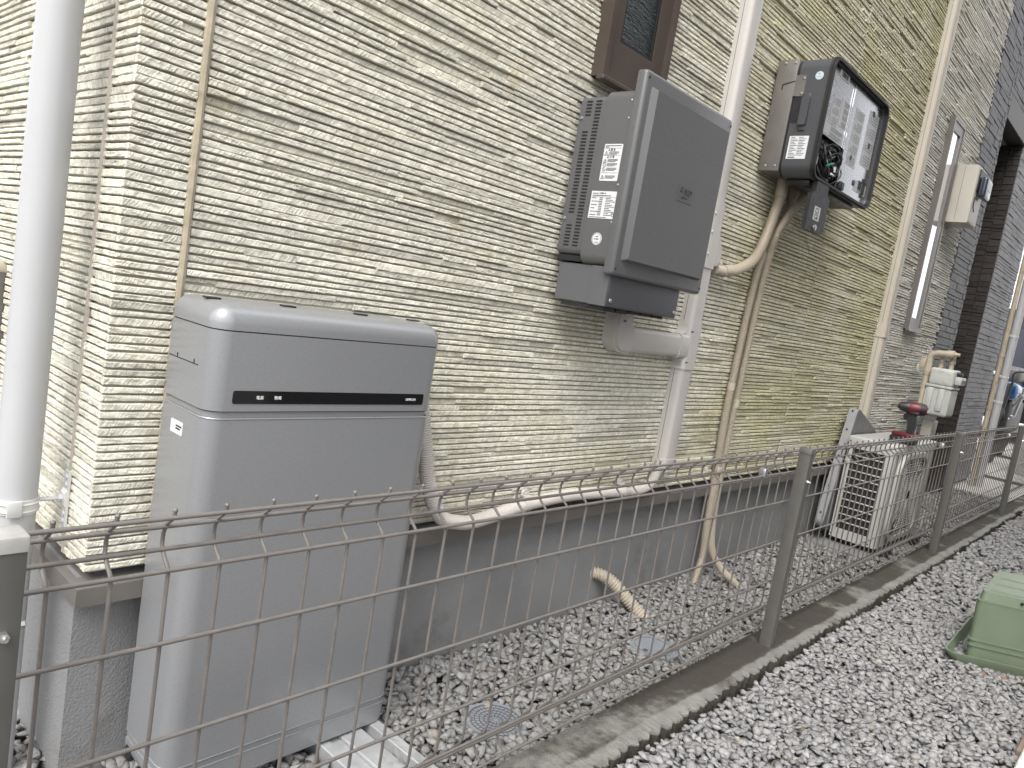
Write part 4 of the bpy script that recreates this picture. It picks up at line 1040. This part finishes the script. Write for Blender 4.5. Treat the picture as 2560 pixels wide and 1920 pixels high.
# stub conduit out of the foundation
bm = BM(); corr(bm, [(2.035, 1.33, .112), (2.058, 1.295, .112), (2.085, 1.258, .092), (2.115, 1.205, .045), (2.145, 1.15, -.005), (2.165, 1.115, -.04)], .0215, .0095, .0042, 16)
o_ = obj('conduit', bm, M_COND, base=(2.1, 1.2, 0)); tag(o_, 'short thick beige conduit poking from the grey foundation into the gravel', 'conduit')

# ------------------------------------------------------------------ beige duct, meter box, gas meter
d2 = thing('cable_duct', 'tall beige cable duct between the green-stained stone and the slit window', 'cable duct', (4.285, 1.26, .35))
D2 = 4.2865
bm = BM(); prism(bm, ductprof(D2, .074, 1.241, 1.288), .34, 1.065, 'z'); obj('duct_cover', bm, M_DUCTB, d2, angle=50)
bm = BM(); prism(bm, ductprof(D2, .074, 1.241, 1.288), 1.125, 3.7, 'z'); obj('duct_cover', bm, M_DUCTB, d2, angle=50)
bm = BM(); prism(bm, ductprof(D2, .082, 1.237, 1.288), 1.06, 1.13, 'z'); jn = obj('joint_cover', bm, M_DUCTB, d2, angle=50)
bm = BM(); box(bm, D2 - .0374, D2 - .036, 1.2655, 1.2668, .35, 3.7); obj('seam', bm, M_SEAM, d2, smooth=False)
mt = thing('electric_meter', 'ivory electricity meter box with a dark meter window beside the slit window', 'electric meter', (5.11, 1.2, 1.80))
bm = BM(); box(bm, 5.0, 5.21, 1.152, 1.286, 1.80, 2.13, .014, 4, pick=lambda m, a: m.y < 1.2); obj('case', bm, M_METERB, mt)
bm = BM(); box(bm, 4.999, 5.003, 1.225, 1.2262, 1.81, 2.12); obj('seam', bm, M_SEAM, mt, smooth=False)
bm = BM(); box(bm, 5.025, 5.19, 1.145, 1.1525, 1.985, 2.112, .01, 3, pick=lambda m, a: a == 1); wn = obj('meter_recess', bm, M_BLACK, mt)
bm = BM(); box(bm, 5.035, 5.18, 1.105, 1.146, 1.955, 2.07, .012, 3); obj('meter', bm, M_SMOKE, wn)
bm = BM(); box(bm, 5.07, 5.15, 1.1035, 1.1048, 2.0, 2.05); obj('dial', bm, M_PAPER, wn, smooth=False)
bm = BM(); tube(bm, catmull([(5.02, 1.147, 1.95), (5.015, 1.146, 1.90), (5.05, 1.145, 1.87)], .01), .003, 6); obj('seal_wire', bm, M_BLACK, mt)

gm = thing('gas_meter', 'pale grey gas meter hanging beside a cream pipe on the brick corner', 'gas meter', (5.08, 1.1, .66))
bm = BM(); box(bm, 5.0, 5.17, 1.035, 1.168, .848, .952, .018, 4); gh = obj('meter_head', bm, M_GASM, gm)
bm = BM(); box(bm, 4.996, 5.176, 1.03, 1.174, .836, .851, .004, 2); obj('flange', bm, M_GASM, gm)
bm = BM(); box(bm, 5.004, 5.17, 1.034, 1.17, .668, .838, .02, 4, pick=lambda m, a: a == 0 or m.z < .7); lo_ = obj('meter_body', bm, M_GASM, gm)
bm = BM()
for y in (1.143, 1.082): box(bm, 4.995, 5.006, y - .016, y + .016, .70, .832, .005, 2)
pieces('rib', bm, M_GASM, lo_)
bm = BM(); box(bm, 5.03, 5.15, 1.0, 1.036, .868, .915, .006, 2); ix = obj('counter', bm, M_GASM, gm)
bm = BM(); box(bm, 5.05, 5.13, .9985, 1.0, .876, .90); obj('counter_window', bm, M_BLACK, ix, smooth=False)
bm = BM(); disc(bm, (5.06, 1.036, .93), .014, .03, (0, -1, 0), 14); obj('knob', bm, M_BLACK, gm)
gp = thing('gas_pipe', 'cream painted gas pipe rising to an elbow above the gas meter', 'pipe', (5.0, 1.19, .1))
bm = BM(); tube(bm, [(5.02, 1.187, -.05), (5.02, 1.187, .93)], .0145, 16); obj('riser', bm, M_GASP, gp)
bm = BM(); tube(bm, [(5.02, 1.187, .90), (5.02, 1.187, .915), (5.02, 1.187, .916), (5.02, 1.187, .965), (5.02, 1.187, .966), (5.02, 1.187, .985)], [.018, .018, .0205, .0205, .018, .018], 16)
tube(bm, catmull([(5.02, 1.187, .98), (5.02, 1.185, 1.01), (5.02, 1.165, 1.03), (5.02, 1.13, 1.036), (5.02, 1.075, 1.04)], .01), .0185, 16)
tube(bm, [(5.02, 1.10, 1.038), (5.02, 1.065, 1.041), (5.02, 1.064, 1.041), (5.02, 1.052, 1.042)], [.0225, .0225, .014, .013], 14); tube(bm, [(5.02, 1.053, 1.042), (5.02, 1.036, 1.043)], .010, 6)
obj('elbow', bm, M_GASP, gp)
for y in (1.13, 1.075):
    bm = BM(); tube(bm, [(5.06, y, 1.03), (5.06, y, 1.005), (5.06, y, 1.004), (5.06, y, .985), (5.06, y, .984), (5.06, y, .95)], [.014, .014, .019, .019, .014, .014], 12); obj('union', bm, M_GASP, gp)
bm = BM(); box(bm, 5.015, 5.03, 1.2, 1.235, .935, .995, .004, 2); box(bm, 5.016, 5.028, 1.235, 1.25, .915, .955, .003, 2); tube(bm, catmull([(5.02, 1.196, .995), (5.02, 1.22, 1.0), (5.02, 1.235, .985)], .008), .006, 8); obj('valve', bm, M_GASP, gp)
bm = BM(); box(bm, 5.10, 5.22, 1.11, 1.170, .530, .632, .006, 2); o_ = obj('junction_box', bm, M_METERB, base=(5.15, 1.14, .53)); tag(o_, 'small ivory junction box below the gas meter', 'junction box')
bm = BM(); tube(bm, [(5.14, 1.14, .531), (5.14, 1.14, .05)], .009, 10); obj('lead_pipe', bm, M_COND, o_)
bm = BM(); tube(bm, [(5.1, 1.175, -.02), (5.1, 1.175, .3)], .016, 12); 
bm.free()

# ------------------------------------------------------------------ outdoor air-conditioner unit
AX0, AX1, AY0, AY1, AZ0, AZ1 = 3.92, 4.66, .978, 1.198, .040, .556
ac = thing('air_conditioner', 'off-white outdoor air-conditioner unit with an open side grille behind the fence', 'air conditioner', (4.3, 1.09, 0))
bm = BM(); box(bm, AX0 + .012, AX1, AY0, AY1, AZ0, AZ1 - .03, .012, 3, pick=lambda m, a: a == 2 and m.y < 1.05); obj('cabinet', bm, M_AC, ac)
bm = BM(); box(bm, AX0 + .0, AX1 + .006, AY0 - .006, AY1 + .006, AZ1 - .034, AZ1, .010, 3, pick=lambda m, a: m.z > AZ1 - .02 or a == 2); obj('top_lid', bm, M_AC, ac)
# side grille: frame with horizontal slats, dark fins behind
bm = BM(); box(bm, AX0 + .010, AX0 + .0118, 1.018, 1.178, .085, .500); obj('fins', bm, M_FIN, ac, smooth=False)
bm = BM()
box(bm, AX0, AX0 + .0115, 1.174, AY1, AZ0, AZ1 - .035, .002, 1); box(bm, AX0, AX0 + .0115, AY0 + .004, 1.018, AZ0, AZ1 - .035, .002, 1)
box(bm, AX0, AX0 + .0114, 1.0185, 1.1735, AZ0, .088); box(bm, AX0, AX0 + .0114, 1.0185, 1.1735, .498, AZ1 - .036)
for q in range(10):
    z = .088 + (q + 1) * .0375 - .004; box(bm, AX0 + .001, AX0 + .0095, 1.0186, 1.1734, z, z + .0065, .002, 1)
gr = obj('side_grille', bm, M_AC, ac)
bm = BM()
for (y, z) in ((1.19, .53), (1.012, .055), (1.19, .055)): screw(bm, (AX0 + .0001, y, z), (-1, 0, 0), .0035, .002)
pieces('screw', bm, M_BLACK, gr)
# front fan guard: raised rounded surround with concentric wires
bm = BM(); FCX, FCZ = 4.26, .285
ring(bm, rrect(FCX - .262, FCX + .262, FCZ - .222, FCZ + .222, .11, 8), rrect(FCX - .236, FCX + .236, FCZ - .198, FCZ + .198, .095, 8), AY0 - .020, AY0 + .002); fg = obj('fan_guard', bm, M_AC, ac, angle=50)
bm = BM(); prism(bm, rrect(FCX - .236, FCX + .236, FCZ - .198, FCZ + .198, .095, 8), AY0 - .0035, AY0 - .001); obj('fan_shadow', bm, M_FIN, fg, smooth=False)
bm = BM()
for q in range(26):
    r = q / 26; pts = rrect(FCX - .236, FCX + .236, FCZ - .198, FCZ + .198, .095, 8)
    if q % 2 == 0:
        s_ = 1 - r * .93; tube(bm, [(FCX + (x - FCX) * s_, AY0 - .014, FCZ + (z - FCZ) * s_) for x, z in pts], .0018, 5, closed=True)
for q in range(28):
    a = 2 * math.pi * q / 28; tube(bm, [(FCX + .03 * math.cos(a), AY0 - .0135, FCZ + .03 * math.sin(a)), (FCX + .232 * math.cos(a), AY0 - .0135, FCZ + .194 * math.sin(a))], .0022, 5)
obj('guard_wire', bm, M_AC, fg)
for x in (4.02, 4.53):
    bm = BM(); box(bm, x - .05, x + .05, .93, 1.24, -.02, .0395, .004, 2); o_ = obj('foot', bm, M_BLACK, ac)
bm = BM(); box(bm, 3.82, 4.75, .965, 1.27, -.03, .012, .003, 1); o_ = obj('base_slab', bm, M_MORTAR, smooth=False, base=(4.3, 1.1, -.03)); tag(o_, 'grey concrete slab under the air conditioner', 'slab')

# removed cover leaning behind the air conditioner
cv = thing('cover_panel', 'removed grey inverter cover leaning tilted between the air conditioner and the wall', 'cover panel', (4.1, 1.24, .0))
MC = Matrix.Translation((3.82, 1.210, .10)) @ Matrix.Rotation(R(19), 4, 'Y') @ Matrix.Rotation(R(-1), 4, 'X')
bm = BM(); prism(bm, rrect(0, .395, 0, .620, .03, 6), -.006, .002); vv = list(bm.verts); bmesh.ops.transform(bm, matrix=MC, verts=vv); obj('cover_face', bm, M_COVERD, cv)
bm = BM(); ring(bm, rrect(-.002, .397, -.002, .622, .032, 6), rrect(.004, .391, .004, .616, .027, 6), -.003, .038); bmesh.ops.transform(bm, matrix=MC, verts=list(bm.verts)); rm = obj('cover_rim', bm, M_COVER, cv)
bm = BM()
for z in (.06, .2, .36, .5, .6): tube(bm, [MC @ Vector((-.002, .02, z)), MC @ Vector((-.0045, .02, z))], .005, 8)
pieces('screw_hole', bm, M_BLACK, rm)

# cordless driver standing on the air conditioner
dr = thing('impact_driver', 'red and black cordless impact driver standing on the air conditioner', 'power tool', (4.1, 1.0, AZ1))
bm = BM(); ax0, ax1 = Vector((4.08, 1.058, .737)), Vector((4.12, .942, .737))
def AXP(t, dz=0, dx=0): p = ax0.lerp(ax1, t); return Vector((p.x + dx, p.y, p.z + dz))
tube(bm, [AXP(0), AXP(.05), AXP(.06), AXP(.20), AXP(.32), AXP(.36)], [.010, .012, .019, .023, .027, .027], 16); obj('chuck', bm, M_BLACK, dr)
bm = BM(); tube(bm, [AXP(.34), AXP(.42), AXP(.7), AXP(.95), AXP(1.05)], [.026, .031, .032, .030, .021], 18); hd = obj('motor_housing', bm, M_RED, dr)
bm = BM(); tube(bm, [AXP(.34), AXP(.40)], .0305, 18); tube(bm, [AXP(.80), AXP(1.0)], [.0325, .0290], 18)
box(bm, 4.075, 4.125, .955, 1.0, .7075, .722, .006, 2); obj('grip_pad', bm, M_BLACK, hd)
bm = BM()
pr = [(.972, .722), (1.016, .718), (1.006, .69), (1.0, .66), (.996, .62), (1.0, .603), (.962, .603), (.966, .62), (.962, .66), (.963, .69)]
prism(bm, pr, 4.084, 4.114, 'x'); obj('handle', bm, M_BLACK, dr)
bm = BM(); prism(bm, [(1.012, .705), (1.026, .703), (1.028, .69), (1.02, .676), (1.006, .672)], 4.09, 4.108, 'x'); obj('trigger', bm, M_BLACK, dr)
bm = BM(); box(bm, 4.065, 4.135, .938, 1.058, .592, .611, .007, 2); obj('battery_cradle', bm, M_RED, dr)
bm = BM(); box(bm, 4.060, 4.140, .945, 1.062, AZ1 + .0005, .5918, .008, 2); obj('battery', bm, M_BLACK, dr)

# ------------------------------------------------------------------ drain lids
for i, (cx, cy, r) in enumerate(DR):
    d_ = thing('drain_cover', ('round grey drain lid with a mosaic of ribs, half buried in the gravel', 'smooth round grey drain lid in the gravel by the fence')[i], 'drain cover', (cx, cy, 0))
    b = BM(); C = lambda rr_, n=40: [(cx + rr_ * math.cos(2 * math.pi * k / n), cy + rr_ * math.sin(2 * math.pi * k / n)) for k in range(n)]
    ring(b, C(r), C(r - .008), -.03, .005, 'z'); obj('rim', b, M_DRAIN, d_, smooth=False)
    b = BM(); prism(b, C(r - .0095), -.03, .004, 'z'); ld = obj('lid', b, M_DRAIN, d_, smooth=False)
    b = BM()
    if i == 0:
        for q in range(1, 6): ring(b, C(.011 * q + .006), C(.011 * q + .0042), .0041, .0049, 'z')
        for q in range(1, 6):
            for k in range(6 * q + 4):
                a = 2 * math.pi * k / (6 * q + 4) + q; r0, r1 = .011 * q - .005, .011 * q + .0042
                if r1 < r - .011: tube(b, [(cx + r0 * math.cos(a), cy + r0 * math.sin(a), .0043), (cx + r1 * math.cos(a), cy + r1 * math.sin(a), .0043)], .0008, 4)
    else:
        ring(b, C(.058), C(.0568), .0041, .0048, 'z'); box(b, cx - .052, cx - .04, cy - .006, cy + .006, .0041, .006)
    obj('groove', b, M_DRAIND, ld, smooth=False)

# ------------------------------------------------------------------ green planter on its tray
# plan axes measured from the photo: near face along e1, long side along e2
PA = Vector((2.892, .386, 0)); E1 = Vector((.5, -.866, 0)); E2 = Vector((.9995, .032, 0))
MP = Matrix(((E1.x, E2.x, 0, PA.x), (E1.y, E2.y, 0, PA.y), (0, 0, 1, 0), (0, 0, 0, 1)))
def taper(bm, x0, x1, y0, y1, z0, z1, inset, r, seg=6):
    lo = rrect(x0, x1, y0, y1, r, seg); hi = rrect(x0 + inset, x1 - inset, y0 + inset, y1 - inset, r, seg)
    A = [bm.verts.new(MP @ Vector((x, y, z0))) for x, y in lo]; B = [bm.verts.new(MP @ Vector((x, y, z1))) for x, y in hi]
    for i in range(len(lo)): bm.faces.new((A[i], A[(i + 1) % len(lo)], B[(i + 1) % len(lo)], B[i]))
    bm.faces.new(A[::-1]); bm.faces.new(B)
PLW, PLL = .32, .40
ptr = thing('plant_tray', 'shallow sage green plastic tray on the gravel under the planter', 'tray', (3.0, .3, .02))
bm = BM(); TO, TI = rrect(-.055, PLW + .05, -.075, PLL + .05, .05, 8), rrect(-.050, PLW + .045, -.069, PLL + .045, .046, 8)
TB = rrect(-.035, PLW + .03, -.05, PLL + .03, .04, 8)
L4 = [[bm.verts.new(MP @ Vector((x, y, z))) for x, y in P_] for P_, z in ((TB, .020), (TO, .056), (TO, .060), (TI, .060), (rrect(-.032, PLW + .028, -.046, PLL + .028, .04, 8), .026))]
for A, B in zip(L4, L4[1:]):
    for i in range(len(A)): bm.faces.new((A[i], A[(i + 1) % len(A)], B[(i + 1) % len(A)], B[i]))
bm.faces.new(L4[0][::-1]); bm.faces.new(L4[-1]); obj('tray_body', bm, M_GREEN, ptr, angle=50)
plt_ = thing('planter', 'sage green plastic planter box with a ridged lid standing on its tray', 'planter', (3.0, .3, .03))
bm = BM()
taper(bm, .004, PLW, .004, PLL, .0265, .075, -.003, .03); taper(bm, -.003, PLW, -.003, PLL, .0745, .080, 0, .03); taper(bm, .0, PLW, .0, PLL, .0795, .094, -.001, .03)
taper(bm, -.004, PLW, -.004, PLL, .0935, .098, 0, .03)
taper(bm, .0, PLW, .0, PLL, .0975, .228, -.003, .03); obj('planter_body', bm, M_GREEN, plt_, angle=30)
bm = BM(); taper(bm, -.0045, PLW + .0045, -.0045, PLL + .0045, .2275, .233, 0, .03); taper(bm, .003, PLW - .003, .003, PLL - .003, .2325, .262, .004, .030)
for q in range(3):
    v = box(bm, .03, PLW - .03, .03 + q * .11, .045 + q * .11, .2605, .2645, .003, 2); bmesh.ops.transform(bm, matrix=MP, verts=[x for x in v if x.is_valid])
obj('planter_lid', bm, M_GREEN, plt_, angle=30)
bm = BM(); tube(bm, [MP @ Vector((.132, .0065, .247)), MP @ Vector((.132, -.001, .247))], .0050, 12); obj('drain_hole', bm, M_CAVITY, plt_)
bm = BM(); A = [MP @ Vector(p) for p in ((-.02, -.055, .0185), (.05, -.115, .021), (.12, -.125, .017), (.2, -.10, .023), (.2, -.03, .0195), (.05, -.03, .0195), (-.01, -.03, .019))]
vs_ = [bm.verts.new(a) for a in A]; c_ = bm.verts.new(sum(A, Vector()) / 7 + Vector((0, 0, .003)))
for i in range(7): bm.faces.new((vs_[i], vs_[(i + 1) % 7], c_))
g_ = bmesh.ops.extrude_face_region(bm, geom=bm.faces[:]); bmesh.ops.translate(bm, verts=[e for e in g_['geom'] if isinstance(e, bmesh.types.BMVert)], vec=(0, 0, -.0008))
o_ = obj('dead_leaf', bm, M_LEAF, smooth=False, base=(2.9, .3, .02)); tag(o_, 'crumpled dry brown leaf sticking out under the planter tray', 'leaf')

# white block and board at the lower right
bm = BM(); box(bm, 2.10, 2.55, -.05, .137, .01, .062, .012, 3, M=None); o_ = obj('foam_block', bm, M_FOAM, base=(2.4, .06, .01)); tag(o_, 'white rough-surfaced block lying on the gravel', 'block')
bm = BM(); box(bm, 2.30, 2.60, .137, .150, .005, .045, .002, 1); o_ = obj('board', bm, M_WOOD, smooth=False, base=(2.45, .145, .005)); tag(o_, 'narrow brown board beside the white block', 'board')

# ------------------------------------------------------------------ far end: pipes, motorbike, van
fp = thing('downpipe', 'white round downpipe at the far end of the charcoal brick wall', 'downpipe', (7.42, 1.178, 0))
bm = BM(); tube(bm, [(7.42, 1.178, -.02 + .46 * i) for i in range(9)], .0315, 24); obj('pipe', bm, M_PIPEW, fp)
bm = BM()
for z in (.75, .96, 1.3): tube(bm, [(7.40, 1.20, z), (7.40, 1.215, z)], .012, 10); disc(bm, (7.42, 1.178, z - .008), .034, .016, (0, 0, 1), 20)
pieces('strap', bm, M_BRKT, fp)
fp = thing('downpipe', 'slim beige downpipe beside the far white downpipe', 'downpipe', (7.34, 1.218, 0))
bm = BM(); tube(bm, [(7.34, 1.218, -.02 + .46 * i) for i in range(9)], .019, 18); obj('pipe', bm, M_GASP, fp)
bm = BM()
for z in (.68, 1.12): disc(bm, (7.34, 1.218, z), .022, .03, (0, 0, 1), 18)
pieces('coupling', bm, M_GASP, fp)

mo = thing('motorbike', 'black and blue motorbike with a grey seat parked beyond the house corner', 'motorbike', (10.4, 1.55, .02))
bm = BM()
tube(bm, [(10.9 + .27 * math.cos(2 * math.pi * k / 24), 1.62, .32 + .27 * math.sin(2 * math.pi * k / 24)) for k in range(24)], .055, 10, closed=True); disc(bm, (10.9, 1.60, .32), .12, .04, (0, 1, 0), 16)
obj('wheel', bm, M_TYRE, mo)
bm = BM(); tube(bm, [(9.7 + .27 * math.cos(2 * math.pi * k / 24), 1.52, .32 + .27 * math.sin(2 * math.pi * k / 24)) for k in range(24)], .055, 10, closed=True); disc(bm, (9.7, 1.50, .32), .12, .04, (0, 1, 0), 16); obj('wheel', bm, M_TYRE, mo)
bm = BM(); box(bm, 9.85, 10.75, 1.44, 1.64, .35, .72, .05, 3); obj('engine', bm, M_BLACK, mo)
bm = BM(); box(bm, 10.2, 10.9, 1.47, 1.70, .70, .88, .06, 4); obj('seat', bm, M_SEATG, mo)
bm = BM(); box(bm, 10.45, 10.9, 1.50, 1.73, .93, 1.10, .06, 4); obj('top_box', bm, M_COVERD, mo)
bm = BM(); box(bm, 9.75, 10.25, 1.40, 1.58, .72, .92, .07, 4); obj('fuel_tank', bm, M_BLUE, mo)
bm = BM()
for a, b in (((10.0, 1.50, .55), (10.0, 1.36, .78)), ((10.0, 1.56, .60), (10.0, 1.38, .80)), ((10.0, 1.50, .55), (10.0, 1.41, .55)), ((10.0, 1.41, .55), (10.0, 1.38, .78))): tube(bm, [a, b], .014, 8)
pieces('frame_tube', bm, M_SCREW, mo)
bm = BM(); tube(bm, [(9.9, 1.52, .555), (9.9, 1.44, .515)], .012, 8); obj('footpeg', bm, M_WHITEP, mo)
bm = BM(); tube(bm, catmull([(9.75, 1.46, .9), (9.72, 1.46, 1.02), (9.74, 1.34, 1.06)], .02), .012, 8); tube(bm, [(9.7, 1.52, .35), (9.75, 1.47, .9)], .025, 8); obj('handlebar', bm, M_BLACK, mo)

van = thing('parked_van', 'black van with dark windows parked behind the motorbike', 'van', (14.5, 2.2, .02))
bm = BM(); prism(bm, [(1.2, .35), (1.2, 1.05), (1.32, 1.75), (1.5, 1.95), (3.1, 1.95), (3.3, 1.75), (3.4, 1.05), (3.4, .35)], 13.0, 16.5, 'x'); bd_ = obj('body', bm, M_CARBK, van, smooth=False)
bm = BM(); prism(bm, [(1.36, 1.12), (1.45, 1.68), (3.15, 1.68), (3.24, 1.12)], 12.985, 12.999, 'x'); obj('window', bm, M_SMOKE, bd_, smooth=False)
bm = BM(); box(bm, 12.96, 12.999, 1.3, 3.3, .98, 1.03, .01, 2); obj('trim_strip', bm, M_WHITEP, bd_)
for x in (13.6, 15.8):
    bm = BM(); disc(bm, (x, 1.22, .33), .33, .2, (0, 1, 0), 24); obj('wheel', bm, M_TYRE, van)
# low grey box by the last fence post
bm = BM(); box(bm, 9.1, 9.5, 1.05, 1.185, .02, .62, .01, 2); o_ = obj('utility_box', bm, M_GASM, base=(9.3, 1.1, .02)); tag(o_, 'pale utility box on the driveway beside the motorbike', 'utility box')

# ------------------------------------------------------------------ unseen block across the path, added to shade the right side
bm = BM(); box(bm, 2.0, 9.0, -4.2, -1.10, -.1, 5.6); nb = obj('shade_block', bm, M_PLASTER, smooth=False, base=(5, -3, -.1))
tag(nb, 'plain unseen block standing in for a neighbouring house, added across the path for shade', 'house')
bm = BM(); box(bm, 15, 16, -9, 9, 0, 3.2); nb = obj('garden_wall', bm, M_PLASTER, smooth=False, base=(18, 0, 0)); bpy.data.objects.remove(nb)
